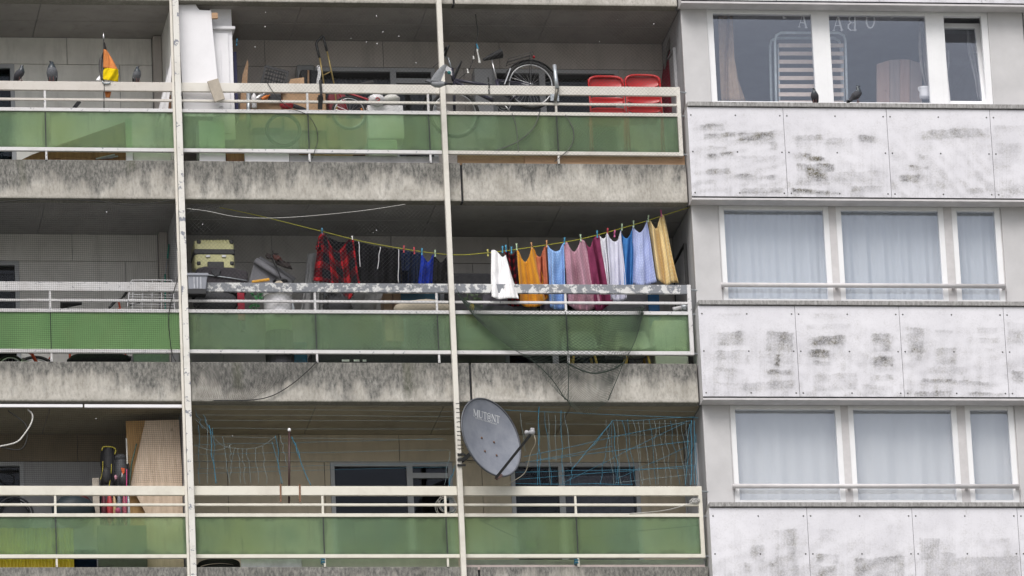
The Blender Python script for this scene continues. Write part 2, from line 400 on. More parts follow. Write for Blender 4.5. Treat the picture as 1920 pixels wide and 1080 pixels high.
HOLES = ((-3.4, -2.03), (2.06, 3.70), (4.49, 6.235))
for n in range(3):
    mk = lambda p, za, n=n: M_wall[n]
    if n == 1: mk = lambda p, za: M_wallpale if p < -.1 else M_wall[1]
    if n == 2: mk = lambda p, za: M_wallwhite if p < -.1 else M_wall[2]
    if n == 0: mk = lambda p, za: (M_walldark if za > .5 else M_wallgrey) if p < -.1 else M_wall[0]
    wallboards(n, (-.60, .95, 1.98, 4.1), (-1.31, 1.38, 3.0, 4.6), ((-1.39, .783), (.791, 1.166)), mk, XL, -.16, HOLES[:1], BL)
    wallboards(n, (-.60, .68, 1.98, 4.1), (-1.31, 1.38, 3.0, 4.6), ((-1.39, .783), (.791, 1.166)), mk, .04, XC-.005, HOLES[1:], BL)
    # backing wall behind the boards, pierced at the windows
    xs = [XL] + [v for h in HOLES for v in h] + [XC]
    for a, b in zip(xs[::2], xs[1::2]):
        MB().box(a, b, YB+.032, YB+.15, Z(n, -1.395), Z(n, 1.17)).build('back_wall', M_room, BL)
    for h0, h1 in HOLES:
        MB().box(h0, h1, YB+.032, YB+.15, Z(n, .784), Z(n, 1.17)).build('lintel', M_room, BL)
    # duct in the corner, dividing wall, side wall of the bay
    MB().box(-.154, -.04, 1.36, YB-.003, Z(n, -1.39), Z(n, 1.16)).build('corner_duct', M_wall[2] if n else M_walldark, BL, bevel=.01)
    MB().box(-.035, -.005, .24, 6.4, Z(n, -1.395), Z(n, 1.165)).build('dividing_wall', M_wallwhite if n == 2 else M_wallgrey, BL)
    MB().box(-.04, .0, .06, .10, Z(n, -1.09), Z(n, 1.15)).build('divider_frame', M_post, BL)
    MB().box(XC, XC+.11, .12, 6.4, Z(n, -1.395), Z(n, 1.165)).build('bay_side_wall', M_wallgrey, BL)
    dr = MB().box(XC-.03, XC-.003, .55, 1.35, Z(n, -1.38), Z(n, .72)).build('side_door', M_wallgrey, BL, bevel=.01)
    f = MB()
    for y in (.515, 1.355): f.box(XC-.045, XC-.004, y, y+.02, Z(n, -1.385), Z(n, .76))
    f.box(XC-.045, XC-.004, .536, 1.354, Z(n, .735), Z(n, .76)); f.build('frame', M_black if n == 1 else M_wallgrey, dr)
    MB().box(XL+.09, -.04, 2.9, 3.0, Z(n, -1.39), Z(n, 1.16)).build('room_wall', M_roomdark, BL)  # added wall, coloured near-black so the windows before it look dark
    MB().box(.0, XC-.01, 2.9, 3.0, Z(n, -1.39), Z(n, 1.16)).build('room_wall', M_roomdark, BL)  # same added shade-coloured wall behind the wider balcony
    MB().box(XL, XL+.08, .03, 6.4, Z(n, -1.395), Z(n, 1.165)).build('dividing_wall', M_wallgrey, BL)

# windows in the back wall
M_lace = plain('dark_patterned_lace', (.10, .10, .10), .9, .6, 30)
M_teal = plain('dark_teal_curtain', (.02, .045, .06), .9, .3, 20)
M_lilac = plain('pale_grey_curtain', (.33, .34, .42), .9, .15, 12)
def balcony_window(n, x0, x1, mull, trans=()):
    w = MB(); y0, y1 = YB-.012, YB+.07; zb, zt = Z(n, -1.30), Z(n, .78); fr = .055
    w.box(x0, x1, y0, y1, zt-fr, zt); w.box(x0, x1, y0, y1, zb, zb+fr)
    for a in (x0, x1-fr): w.box(a, a+fr, y0+.001, y1-.001, zb+fr, zt-fr)
    for a in mull: w.box(a-.04, a+.04, y0+.002, y1-.002, zb+fr, zt-fr)
    o = w.build('balcony_window', M_pvcgrey, BL)
    edges = [x0+fr]+[v for a in mull for v in (a-.04, a+.04)]+[x1-fr]
    for a, b in zip(edges[::2], edges[1::2]):
        MB().box(a-.01, b+.01, YB+.03, YB+.036, zb+fr-.01, zt-fr+.01).build('pane', M_paned, o)
    for a, b, z in trans: MB().box(a, b, y0+.01, y1-.01, Z(n, z)-.035, Z(n, z)+.035).build('transom', M_pvcgrey, o)
    return o
for n in range(3):
    balcony_window(n, -3.4, -2.03, (-2.7,))
    balcony_window(n, 2.06, 3.70, (3.125,), ((3.165, 3.645, .60),) if n != 1 else ())
    balcony_window(n, 4.49, 6.235, (5.175,))

def pleats(x0, x1, y, z0, z1, amp, freq, nu, nv=6, seed=0, lean=0.0):
    r = random.Random(seed); ph = [r.uniform(0, 6.28) for _ in range(5)]; P = []
    for i in range(nv):
        v = i/(nv-1); row = []
        for j in range(nu):
            u = j/(nu-1); x = x0+(x1-x0)*u
            d = math.sin(x*freq+ph[0]+.6*math.sin(x*3.1+ph[1]))*amp*(.7+.3*math.sin(x*2.3+ph[2])) + .35*amp*math.sin(x*freq*2.3+ph[3])
            row.append((x+.012*math.sin(x*freq*.7+ph[4]+v*2)*v, y+d*(.45+.55*v), z1+(z0-z1)*v))
        P.append(row)
    return P
def curtain(name, label, P, mat, group=None):
    return tag(MB().grid(P).build(name, mat, None, True), label, 'curtain', group)
curtain('lace_curtain', 'dark patterned lace curtain in the window behind the hand truck', pleats(2.13, 3.06, YB+.2, Z(2, -1.2), Z(2, .7), .03, 40, 120, seed=1), M_lace)
curtain('dark_curtain', 'dark curtain in the balcony door beside the bicycle handlebar', pleats(3.2, 3.63, YB+.2, Z(2, -1.2), Z(2, .5), .03, 40, 60, seed=2), M_lace)
curtain('teal_curtain', 'dark teal curtain in the window behind the pigeons on the rail', pleats(-3.35, -2.1, YB+.2, Z(2, -1.2), Z(2, .72), .02, 30, 120, seed=3), M_teal)
curtain('grey_curtain', 'pale grey net curtain low in the window behind the blue strings', pleats(5.22, 6.17, YB+.2, Z(0, -1.2), Z(0, .66), .02, 26, 90, seed=4), M_lilac)
curtain('short_curtain', 'short pale curtain low in the window beside the brown pole', pleats(2.13, 3.06, YB+.15, Z(0, -1.2), Z(0, -.42), .02, 26, 90, seed=5), M_lilac)

# posts over all storeys
def post(x0, x1, mat):
    return MB().box(x0, x1, -.085, .0, Z(-1, 0), Z(3, .2)).build('post', mat, BL, bevel=.006)
post(-.04, .04, M_postchip); post(X2-.034, X2+.034, M_post)
MB().box(-.075, -.045, -.03, .0, Z(-1, 0), Z(3, .2)).build('post_strip', M_post, BL)

# railings: hand rail, rails, balusters, glass panels
def railing(n, x0, x1, bal, gl, mats, glass, endpost=False):
    top, mid, low = mats
    rl = MB().box(x0, x1, .0, .05, Z(n, -.125), Z(n, 0)).build('railing', top, BL, bevel=.005)
    MB().box(x0, x1, .006, .044, Z(n, -.267), Z(n, -.235)).build('middle_rail', mid, rl, bevel=.004)
    MB().box(x0, x1, .0, .05, Z(n, -.42), Z(n, -.372)).build('glass_rail', low, rl, bevel=.004)
    MB().box(x0, x1, .0, .05, Z(n, -.978), Z(n, -.928)).build('bottom_rail', low, rl, bevel=.004)
    for b in bal:
        MB().box(b-.014, b+.014, .008, .042, Z(n, -.373), Z(n, -.124)).build('baluster', low, rl)
        MB().box(b-.013, b+.013, .008, .042, Z(n, -1.1), Z(n, -.977)).build('foot', low, rl)
        MB().tube([(b, .025, Z(n, -1.10)), (b, .025, Z(n, -1.07))], .018, 8).build('bolt', M_dark, rl)
    for a, b in gl:
        MB().box(a+.004, b-.004, .018, .026, Z(n, -.930), Z(n, -.418)).build('glass_panel', glass, rl)
    for b in bal:
        MB().box(b-.006, b+.006, .014, .03, Z(n, -.929), Z(n, -.419)).build('glass_joint', M_dark, rl)
    if endpost:
        e = MB().box(x1-.052, x1, -.004, .054, Z(n, -.98), Z(n, .002)).build('end_post', low, rl, bevel=.004)
        for z in (-.06, -.40, -.95): MB().tube([(x1-.01, .03, Z(n, z)), (XC+.02, .06, Z(n, z))], .012, 6).build('wall_bracket', M_steel, rl)
    return rl
for n in range(3):
    ma = {2: (M_railg, M_railg, M_railw), 1: (M_railw, M_railw, M_railw), 0: (M_rail[0],)*3}[n]
    mb = {2: (M_rail[2], M_rail[2], M_railw), 1: (M_rail[1], M_railw, M_railw), 0: (M_rail[0],)*3}[n]
    mc = {2: (M_rail[2],)*3, 1: (M_rail[1], M_railw, M_railw), 0: (M_rail[0],)*3}[n]
    railing(n, XL+.05, -.046, (-1.77,), ((XL+.1, -1.77), (-1.77, -.05)), ma, M_green2 if n == 1 else M_green)
    railing(n, .041, X2-.035, (1.735, 3.36), ((.05, 1.735), (1.735, 3.36), (3.36, X2-.03)), mb, M_green)
    railing(n, X2+.035, XE, (5.09,), ((X2+.03, 5.09), (5.09, XE-.055)), mc, M_green, True)

# ---- the window bay
for n in range(4):
    MB().box(XC-.03, XF, -.23, .16, Z(n, -.345), Z(n, -.285)).build('sill', M_sill, BL, bevel=.004) if n < 3 else None
    MB().box(XC-.03, XF, -.175, .155, Z(n, -1.63), Z(n, -.346)).build('spandrel_core', M_alu, BL)
    MB().box(XC-.028, XF, -.186, -.176, Z(n, -1.634), Z(n, -.352)).build('spandrel_backing', M_dark, BL)
for n in range(3):
    for a, b in ((XC, 7.222), (11.10, 11.585), (11.60, 12.0)):
        MB().box(a, b, .05, .14, Z(n, -.284), Z(n, 1.164)).build('pier', M_alu, BL, bevel=.006)
    MB().box(12.0, XF, .06, .14, Z(n, -.284), Z(n, 1.164)).build('pier', M_alu, BL)
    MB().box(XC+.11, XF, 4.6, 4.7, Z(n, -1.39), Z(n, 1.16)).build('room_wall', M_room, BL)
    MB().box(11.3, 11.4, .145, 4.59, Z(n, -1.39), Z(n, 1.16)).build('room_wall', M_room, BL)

STROKES = {}
def sk(row, sc, ox, oy, data):
    STROKES.setdefault(row, []).extend((ox+a/sc, oy+b/sc, ox+c/sc, oy+d/sc, i) for a, b, c, d, i in data)
sk(2, 2.77, 1240, 0, [(195,645,330,680,.6),(215,690,390,722,.6),(390,685,600,735,.6),(560,740,605,780,.4),(240,762,350,775,.4),(235,800,300,828,.8),(300,790,380,810,.6),(360,805,600,825,.25),(230,875,360,908,.5),(370,905,500,945,.5),(540,915,600,945,.5),(400,975,650,1010,.5),(300,830,600,900,.15),
 (685,700,850,730,.6),(690,740,720,770,.5),(1020,705,1125,740,.5),(850,715,990,765,.3),(715,795,790,820,.9),(760,815,850,838,.9),(700,850,900,888,.9),(700,885,870,950,.75),(690,930,880,965,.5),(870,890,1140,950,.3),(670,985,880,1012,.9),(880,1000,930,1014,.8),(980,965,1150,1005,.5),(1110,920,1145,960,.5),(745,650,755,680,.5),
 (1345,670,1705,720,.45),(1330,805,1395,832,.5),(1285,865,1400,880,.6),(1230,905,1355,945,.9),(1560,945,1600,965,.6),(1600,975,1700,1012,.5),(1300,950,1540,980,.25),(1230,850,1240,885,.6),(1725,650,1880,690,.2),(1730,740,1880,800,.25),(1790,980,1880,1015,.4)])
sk(1, 2.634, 1280, 360, [(160,690,315,760,.55),(155,780,330,835,.5),(250,805,330,850,.4),(160,870,300,900,.3),(410,690,550,790,.55),(420,790,550,850,.35),(455,800,485,865,.8),(410,880,550,905,.6),(290,935,560,985,.45),(160,940,290,960,.3),(95,950,150,1005,.3),(160,600,300,615,.2),(90,700,105,740,.3),
 (630,710,810,765,.6),(615,780,740,820,.8),(640,835,740,860,.6),(935,700,1030,790,.6),(935,810,1045,865,.75),(935,900,1045,930,.6),(640,895,860,985,.4),(880,950,1000,985,.35),(630,600,800,630,.15),(600,650,830,680,.2),(915,910,950,970,.5),
 (1100,670,1195,800,.55),(1140,800,1200,850,.4),(1240,680,1340,700,.3),(1240,770,1360,860,.4),(1200,860,1400,900,.3),(1180,930,1520,955,.55),(1140,985,1340,1010,.6),(1395,990,1600,1010,.6),(1450,670,1560,700,.25),(1460,720,1570,750,.3),(1480,770,1560,790,.3),(1600,640,1686,760,.35),(1620,885,1686,950,.6)])
sk(0, 3.048, 1290, 730, [(490,800,630,1067,.4),(355,890,440,1000,.35),(310,990,370,1050,.9),(460,1000,640,1090,.45),(735,800,860,870,.2),(735,940,865,1000,.5),(735,1005,860,1090,.5),(950,960,1245,1090,.5),(1170,945,1245,990,.3),(1110,880,1140,920,.4),(1110,770,1170,800,.25),(1320,850,1440,990,.5),(1350,960,1900,1090,.35),(1720,850,1840,890,.3),(1780,880,1850,980,.3),(1380,930,1540,1000,.35)])
def spandrel(n, x0, x1, rows, i):
    nu = max(12, int((x1-x0)*74)); nv = 90; z0, z1 = Z(n, -1.617), Z(n, -.357); y0 = -.2
    xs = np.linspace(x0, x1, nu); zs = np.linspace(z0, z1, nv); GX, GZ = np.meshgrid(xs, zs)
    V = np.stack([GX.ravel(), np.full(GX.size, y0), GZ.ravel()], 1)
    d = V - np.array(CAM); dep = d@np.array(FW); PX = 960+FPX*(d@np.array(RT))/dep; PY = 540-FPX*(d@np.array(UP))/dep
    rg = np.random.default_rng(n*10+i); G = np.zeros(GX.size)
    wob = sum(rg.uniform(.2, .5)*np.sin(PX*rg.uniform(.03, .9)+PY*rg.uniform(-.9, .9)+rg.uniform(0, 6)) for _ in range(10))
    tex = np.clip(.85+.10*sum(np.sin(PY*rg.uniform(.1, .7)+PX*rg.uniform(-.25, .25)+rg.uniform(0, 6)) for _ in range(6)), .4, 1.2)
    fbm = sum(rg.uniform(.3, 1)*np.sin(PX*rg.normal(0, .11)+PY*rg.normal(0, .16)+rg.uniform(0, 6)) for _ in range(14))/3.2
    col = sum(rg.uniform(.3, 1)*np.sin(PX*rg.uniform(.3, 1.8)+rg.uniform(0, 6)) for _ in range(8))/3.0
    for (a, b, c, e, s_) in rows:
        if c < PX.min() or a > PX.max(): continue
        sl = rg.uniform(-.07, .07); xx = PX+wob+1.5*fbm; yy = PY+wob*.5+1.2*fbm+sl*(PX-(a+c)/2)
        ex, ey0, ey1 = rg.uniform(4, 14), rg.uniform(1.2, 2.5), rg.uniform(3, 8)          # crisp top edge, ragged foot
        sx = np.clip((np.minimum(xx-a, c-xx)+2)/ex, 0, 1); sy = np.clip((yy-b+.8)/ey0, 0, 1)*np.clip((e-yy+2)/ey1, 0, 1)
        G = np.maximum(G, sx*sy*s_*np.clip(.82+.42*fbm+.12*col, .2, 1.2))
        hx = np.clip((np.minimum(PX-a+18, c+18-PX))/26, 0, 1)*np.clip((np.minimum(yy-b+10, e+16-yy))/18, 0, 1)
        G = np.maximum(G, hx*s_*np.clip(.36+.28*fbm+.12*col, 0, .65))
    zr = (GZ.ravel()-z0)/(z1-z0); G = np.maximum(G, np.clip(.10+.20*fbm+.07*col, 0, .3)*np.clip(1.25-1.3*zr, .12, 1)*(1.0 if rows else .6))
    fs = [(r*nu+k, r*nu+k+1, (r+1)*nu+k+1, (r+1)*nu+k) for r in range(nv-1) for k in range(nu-1)]
    base = len(V); cor = [0, nu-1, nv*nu-1, (nv-1)*nu]
    V2 = np.vstack([V, V[cor]+np.array([0, .013, 0])]); q = [base, base+1, base+2, base+3]
    for k in range(4): fs.append((cor[k], q[k], q[(k+1) % 4], cor[(k+1) % 4]))
    me = bpy.data.meshes.new('spandrel_panel'); me.from_pydata(V2.tolist(), [], fs); me.materials.append(M_span)
    a_ = me.attributes.new('grime', 'FLOAT', 'POINT'); a_.data.foreach_set('value', np.concatenate([G, np.zeros(4)]).astype(np.float32))
    o = bpy.data.objects.new('spandrel_panel', me); COL.objects.link(o); o.parent = BL
    for x in (x0+.045, (x0+x1)/2, x1-.045):
        for z in (z0+.05, (z0+z1)/2, z1-.11):
            scr = bpy.data.objects.new('screw', SCREW); COL.objects.link(scr); scr.parent = o; scr.location = (x, y0, z)
    return o
_s = MB().lathe((0, 0, 0), [(.011, .002), (.011, -.003), (.006, -.006)], (0, 1, 0), 8).build('screw', plain('dull_screw', (.10, .10, .10), .5))
SCREW = _s.data; bpy.data.objects.remove(_s)
for n in (3, 2, 1, 0):
    for i, (a, b) in enumerate(((6.832, 8.135), (8.141, 9.55), (9.556, 10.973), (10.979, 12.39))):
        spandrel(n, a, b, STROKES.get(n if n < 3 else 9, []), i)
for n in range(4):
    MB().box(XC-.032, XF, -.192, .045, Z(n, -1.662), Z(n, -1.636)).build('spandrel_flashing', M_frame, BL)

def bay_window(n, mf, hand):
    y0, y1 = .075, .16; zt, zb = Z(n, 1.160), Z(n, -.283); o = None
    secs = ((7.235, 8.735), (8.832, 10.31), (10.42, 11.085))
    w = MB().box(7.226, 11.095, y0+.01, y1+.02, zt-.012, Z(n, 1.166)).box(7.226, 11.095, y0+.01, y1+.02, zb-.001, zb+.06)
    for a, b in ((7.224, 7.24), (8.733, 8.834), (10.308, 10.422), (11.083, 11.098)): w.box(a, b, y0-.004, y1+.02, zb+.06, zt-.012)
    o = w.build('bay_window', mf, BL)
    for k, (a, b) in enumerate(secs):
        s_ = MB(); fr = .073; za, zc = zb+.06, zt-.013
        for q0, q1 in ((a, a+fr), (b-fr, b)): s_.box(q0, q1, y0, y1, za, zc)
        s_.box(a+fr, b-fr, y0+.002, y1, zc-.055, zc); s_.box(a+fr, b-fr, y0+.002, y1, za, za+.06)
        fr_o = s_.build('frame', M_pvc if not (n == 0 and k == 0) else M_pvc, o, bevel=.004)
        if n == 2 and k == 2:      # tilted open: its sash hangs inwards from the bottom edge
            ang = math.radians(7.5); sash = MB(); ca, sa = math.cos(ang), math.sin(ang)
            def rot(m_):
                m_.v = [(x, y1-.02+(y-y1+.02)*ca+(z-za)*sa, za+(z-za)*ca-(y-y1+.02)*sa) for x, y, z in m_.v]; return m_
            q = .04
            sash.box(a+q, a+q+.07, y1-.02, y1+.04, za+.05, zc-.06).box(b-q-.07, b-q, y1-.02, y1+.04, za+.05, zc-.06)
            sash.box(a+q+.07, b-q-.07, y1-.018, y1+.038, za+.05, za+.12).box(a+q+.07, b-q-.07, y1-.018, y1+.038, zc-.13, zc-.06)
            rot(sash).build('tilted_sash', M_pvc, o)
            rot(MB().box(a+q+.06, b-q-.06, y1+.005, y1+.01, za+.11, zc-.12)).build('pane', M_pane, o)
        else:
            MB().box(a+fr-.01, b-fr+.01, y0+.035, y0+.041, za+.05, zc-.045).build('pane', M_pane, o)
    if hand:
        h = MB().tube([(7.20, -.01, Z(n, .0)), (11.07, -.01, Z(n, .0))], .032, 10).build('guard_rail', M_frame, o, True)
        for x in (7.23, 8.78, 10.37, 11.06): MB().box(x-.02, x+.02, -.005, y0, Z(n, -.02), Z(n, .02)).build('bracket', M_frame, o)
    return o
bay_window(2, M_pvc, False); bay_window(1, M_frame, True); bay_window(0, M_frame, True)

t = NT('sheer_curtain_cloth'); tl = t.n('ShaderNodeBsdfTranslucent'); tl.inputs[0].default_value = (.80, .84, .88, 1)
t.set((.80, .84, .88), .9); ms = t.n('ShaderNodeMixShader'); ms.inputs[0].default_value = .3
t.l(t.b.outputs[0], ms.inputs[1]); t.l(tl.outputs[0], ms.inputs[2]); t.l(ms.outputs[0], t.out.inputs[0]); M_sheer = t.m
curtain('sheer_curtain', 'bluish sheer curtain with sharp pleats behind the middle storey bay window', pleats(7.28, 11.05, .235, Z(1, -.9), Z(1, 1.12), .030, 24, 700, 8, 11), M_sheer)
M_sheerw = cloth_white = M_sheer.copy(); M_sheerw.name = 'white_sheer_cloth'; M_sheerw.node_tree.nodes['Principled BSDF'].inputs['Base Color'].default_value = (.90, .91, .91, 1)
curtain('sheer_curtain', 'white sheer curtain with soft shallow folds behind the lowest bay window', pleats(7.28, 11.05, .225, Z(0, -.9), Z(0, 1.12), .030, 13, 500, 8, 12), M_sheerw)

# ------------------------------------------------------------------ cloth helpers
def uvnode(t):
    u = t.n('ShaderNodeUVMap'); sp = t.n('ShaderNodeSeparateXYZ'); t.l(u.outputs[0], sp.inputs[0]); return sp.outputs['X'], sp.outputs['Y']
def weave(t):
    t.bump(t.noise(160, 3, .6), .25, .002)
def cloth_plain(name, col, var=.15, rough=.95):
    t = NT(name); c = t.ramp(t.noise(14, 4, .6), [(.3, tuple(v*(1-var) for v in col)), (.7, tuple(min(1, v*(1+var)) for v in col))])
    t.set(c, rough); t.b.inputs['Specular IOR Level'].default_value = .1; weave(t); return t.m
def cloth_dots(name, col, dot, nu, nv, r=.28):
    t = NT(name); u, v = uvnode(t)
    row = t.math('FLOOR', t.math('MULTIPLY', v, nv)); sh = t.math('MULTIPLY', t.math('MODULO', row, 2.0), .5)
    fu = t.math('SUBTRACT', t.math('FRACT', t.math('ADD', t.math('MULTIPLY', u, nu), sh)), .5); fv = t.math('SUBTRACT', t.math('FRACT', t.math('MULTIPLY', v, nv)), .5)
    d = t.math('SQRT', t.math('ADD', t.math('MULTIPLY', fu, fu), t.math('MULTIPLY', fv, fv)))
    k = t.math('MULTIPLY', t.math('LESS_THAN', d, r), .55)
    nz = t.ramp(t.noise(14, 4, .6), [(.3, tuple(x*.88 for x in col)), (.7, col)])
    t.set(t.mix(k, nz, dot), .95); t.b.inputs['Sheen Weight'].default_value = .15; weave(t); return t.m
def cloth_plaid(name, a, b, c, nu, nv):
    """buffalo plaid: wide red bands both ways, full red where they cross, thin dark lines over them"""
    t = NT(name); u, v = uvnode(t)
    ds = t.math('MULTIPLY', t.math('SUBTRACT', t.noise(6, 3, .6), .5), .06); u = t.math('ADD', u, ds); v = t.math('ADD', v, ds)
    s1 = t.math('LESS_THAN', t.math('FRACT', t.math('MULTIPLY_ADD', u, nu, .1)), .52); s2 = t.math('LESS_THAN', t.math('FRACT', t.math('MULTIPLY_ADD', v, nv, .3)), .45)
    k = t.math('ADD', t.math('MULTIPLY', s1, .6), t.math('MULTIPLY', s2, .4))
    th = t.math('MAXIMUM', t.math('LESS_THAN', t.math('FRACT', t.math('MULTIPLY', u, nu*3)), .22), t.math('LESS_THAN', t.math('FRACT', t.math('MULTIPLY', v, nv*3)), .22))
    col = t.ramp(k, [(.0, a), (.4, tuple(.5*(p+q) for p, q in zip(a, b))), (.6, b), (1.0, c)]); col = t.mix(t.math('MULTIPLY', th, .55), col, a)
    t.set(col, .95); t.b.inputs['Specular IOR Level'].default_value = .1; weave(t); return t.m
def smooth_noise(r, k):
    ph = [(r.uniform(.6, 1.6)*(i+1), r.uniform(0, 6.28), 1/(i+1)) for i in range(k)]
    return lambda x: sum(a*math.sin(f*x+p) for f, p, a in ph)
def garment(name, label, cat, top, bot, Y, mat, seed=0, amp=.028, freq=9, nu=30, nv=22, group=None, Yb=None, mid=None):
    """cloth between two photo polylines; folds run down from the pegs"""
    r = random.Random(seed+50); fn = smooth_noise(r, 4); gn = smooth_noise(r, 3)
    T = resample(top, nu, True); B = resample(bot, nu, True); P = []
    Yb = Y if Yb is None else Yb
    for i in range(nv):
        v = i/(nv-1); row = []
        for j in range(nu):
            u = j/(nu-1); q = T[j].lerp(B[j], v); e = .35+.65*min(1, v*1.6)
            y = Y+(Yb-Y)*v+2.0*amp*e*(fn(u*freq+.8*v)*.8+.35*math.sin(u*freq*1.9+seed))+.008*gn(v*6+u*3)
            row.append(W(q.x+1.1*math.sin(v*5+u*7+seed)*v, q.y, y))
        P.append(row)
    return tag(MB().grid(P).build(name, mat, None, True, solid=.004), label, cat, group)

# ------------------------------------------------------------------ washing line
def polyline_tube(name, label, cat, pts, Y, r, mat, n=40, k=5, group=None, parent=None):
    o = MB().tube(curve(pts, Y, n), r, k).build(name, mat, parent, True)
    return tag(o, label, cat, group) if parent is None else o
M_yell = plain('yellow_cord', (.42, .40, .03), .7, .2, 40)
LY = .26
polyline_tube('washing_line', 'thin yellow washing line strung across the middle storey balcony', 'washing line',
              [(352, 378, .5), (470, 401, LY), (604, 434, LY), (700, 457, LY), (835, 477, LY), (915, 474, LY), (1000, 463, LY), (1090, 448, LY), (1190, 421, LY), (1250, 402, LY), (1292, 389, .2)], LY, .005, M_yell, 70)
G1 = 'laundry pegged on the yellow line'
K = dict(group=G1)
C_blk = cloth_plain('black_jersey', (.008, .008, .010), .3); C_navy = cloth_plain('navy_jersey', (.006, .012, .034), .3); C_royal = cloth_plain('royal_blue_cloth', (.01, .03, .27), .25)
C_plaid = cloth_plaid('red_black_plaid', (.009, .009, .013), (.11, .006, .011), (.36, .012, .018), 3, 3)
C_check = cloth_plaid('dark_red_check', (.012, .010, .012), (.07, .008, .012), (.30, .02, .03), 3, 7)
garment('plaid_shirt', 'red and black plaid shirt pegged on the yellow line', 'shirt', [(597, 445), (602, 438), (609, 438), (616, 452), (624, 466), (635, 470), (645, 460), (653, 449), (663, 450)], [(588, 527), (600, 528), (618, 532), (640, 548), (655, 562), (675, 534)], LY, C_plaid, 1, .05, 8, 44, 30)
bkp = garment('plaid_shirt', None, None, [(603, 440), (620, 447), (640, 454), (661, 451)], [(600, 520), (630, 525), (660, 520)], LY+.13, C_blk, 27, .02, 6, 20, 12)
sl = garment('plaid_shirt', None, None, [(596, 450), (603, 446)], [(591, 468), (603, 470)], LY-.06, C_plaid, 2, .02, 5, 8, 8)
for k in ('label', 'category', 'group'):
    if k in sl: del sl[k]
    if k in bkp: del bkp[k]
sl.parent = S.objects['plaid_shirt']; sl.name = 'sleeve'
bkp.parent = S.objects['plaid_shirt']; bkp.name = 'shirt_back'
def stripe(x0, y0, x1, y1, Y, par, w=1.3, seed=0):
    r = random.Random(seed); pts = [(x0+(x1-x0)*i/7+r.uniform(-.6, .6), y0+(y1-y0)*i/7, Y) for i in range(8)]
    MB().tube(curve(pts, Y, 20), .008, 4, flat=.4).build('white_stripe', M_white, par, True)
o = garment('track_trousers', 'black track trousers with white side stripe beside the plaid shirt', 'trousers', [(664, 452), (686, 457), (709, 463)], [(663, 545), (690, 548), (715, 545)], LY, C_blk, 3, .03, 10); stripe(673, 453, 675, 500, LY-.06, o, seed=1)
o = garment('track_trousers', 'black track trousers with white side stripe beside the navy shorts', 'trousers', [(704, 461), (728, 465), (751, 468)], [(706, 545), (730, 548), (754, 545)], LY+.01, C_blk, 4, .03, 10); stripe(713, 463, 708, 504, LY-.055, o, seed=2); stripe(748, 468, 747, 530, LY-.055, o, seed=3)
o = garment('navy_shorts', 'navy shorts pegged with a red peg next to black trousers', 'shorts', [(747, 468), (757, 470), (769, 472)], [(745, 506), (758, 508), (770, 508)], LY-.02, C_navy, 5, .02, 8)
garment('navy_jogging_trousers', 'navy jogging trousers hanging behind the navy shorts', 'trousers', [(749, 476), (770, 477)], [(748, 546), (775, 546)], LY+.07, C_navy, 17, .02, 8)
garment('navy_shirt', 'navy shirt between the navy shorts and the royal blue shirt', 'shirt', [(766, 471), (780, 474), (792, 475)], [(765, 535), (780, 540), (790, 535)], LY, C_navy, 6, .025, 8)
garment('blue_shirt', 'royal blue shirt pegged by its shoulders on the line', 'shirt', [(790, 475), (795, 482), (801, 491), (806, 489), (810, 480), (813, 476)], [(785, 536), (800, 538), (811, 536)], LY-.01, C_royal, 7, .03, 8)
garment('black_vest', 'black vest with deep neck beside the royal blue shirt', 'shirt', [(814, 477), (820, 486), (827, 492), (835, 484), (842, 478)], [(808, 535), (825, 538), (844, 535)], LY, C_blk, 8, .025, 8)

garment('white_towel', 'white dotted towel hanging over the front of the flaking rail', 'towel', [(921, 470), (927, 469), (934, 474), (942, 482), (948, 478)], [(921, 556), (935, 561), (955, 559), (972, 560)], LY-.06, cloth_dots('white_dotted_towel', (.78, .77, .78), (.68, .68, .72), 12, 14), 9, .02, 6, 30, 26, Yb=-.07)
garment('checked_shirt', 'dark red checked cloth half hidden behind the white towel', 'shirt', [(946, 472), (951, 470), (957, 478), (963, 476), (968, 470)], [(952, 572), (965, 575), (978, 572)], LY+.03, C_check, 10, .025, 8)
garment('orange_towel', 'mustard orange towel sagging between two pegs', 'towel', [(969, 467), (974, 474), (979, 486), (986, 491), (993, 478), (997, 464), (1003, 469)], [(975, 568), (985, 575), (1000, 576), (1015, 572), (1029, 558)], LY, cloth_dots('mustard_towel', (.60, .26, .012), (.52, .20, .008), 14, 18), 11, .035, 9)
garment('rust_towel', 'rust pink towel between the orange and the light blue towel', 'towel', [(1002, 470), (1008, 480), (1014, 480), (1020, 464), (1026, 462)], [(1004, 548), (1018, 552), (1033, 550)], LY+.03, cloth_plain('rust_towel', (.42, .13, .075)), 12, .03, 8)
garment('light_blue_towel', 'light blue patterned towel hanging down past the rail', 'towel', [(1026, 458), (1032, 466), (1040, 471), (1049, 469), (1053, 460), (1057, 455)], [(1032, 576), (1045, 582), (1062, 580)], LY-.01, cloth_dots('light_blue_towel', (.20, .36, .68), (.34, .50, .78), 10, 22), 13, .03, 8)
garment('mauve_towel', 'dusty mauve dotted towel with a rounded bottom edge', 'towel', [(1057, 455), (1063, 454), (1070, 467), (1078, 472), (1085, 460), (1089, 449), (1096, 452)], [(1066, 572), (1080, 582), (1095, 584), (1112, 580), (1127, 570)], LY, cloth_dots('mauve_towel', (.42, .22, .29), (.52, .32, .38), 14, 20), 14, .035, 9)
garment('burgundy_towel', 'dark burgundy towel hanging beside the mauve towel', 'towel', [(1096, 451), (1101, 460), (1107, 463), (1112, 448), (1118, 443), (1124, 441)], [(1112, 578), (1125, 584), (1148, 566)], LY+.02, cloth_plain('burgundy_towel', (.19, .035, .085)), 15, .035, 9)
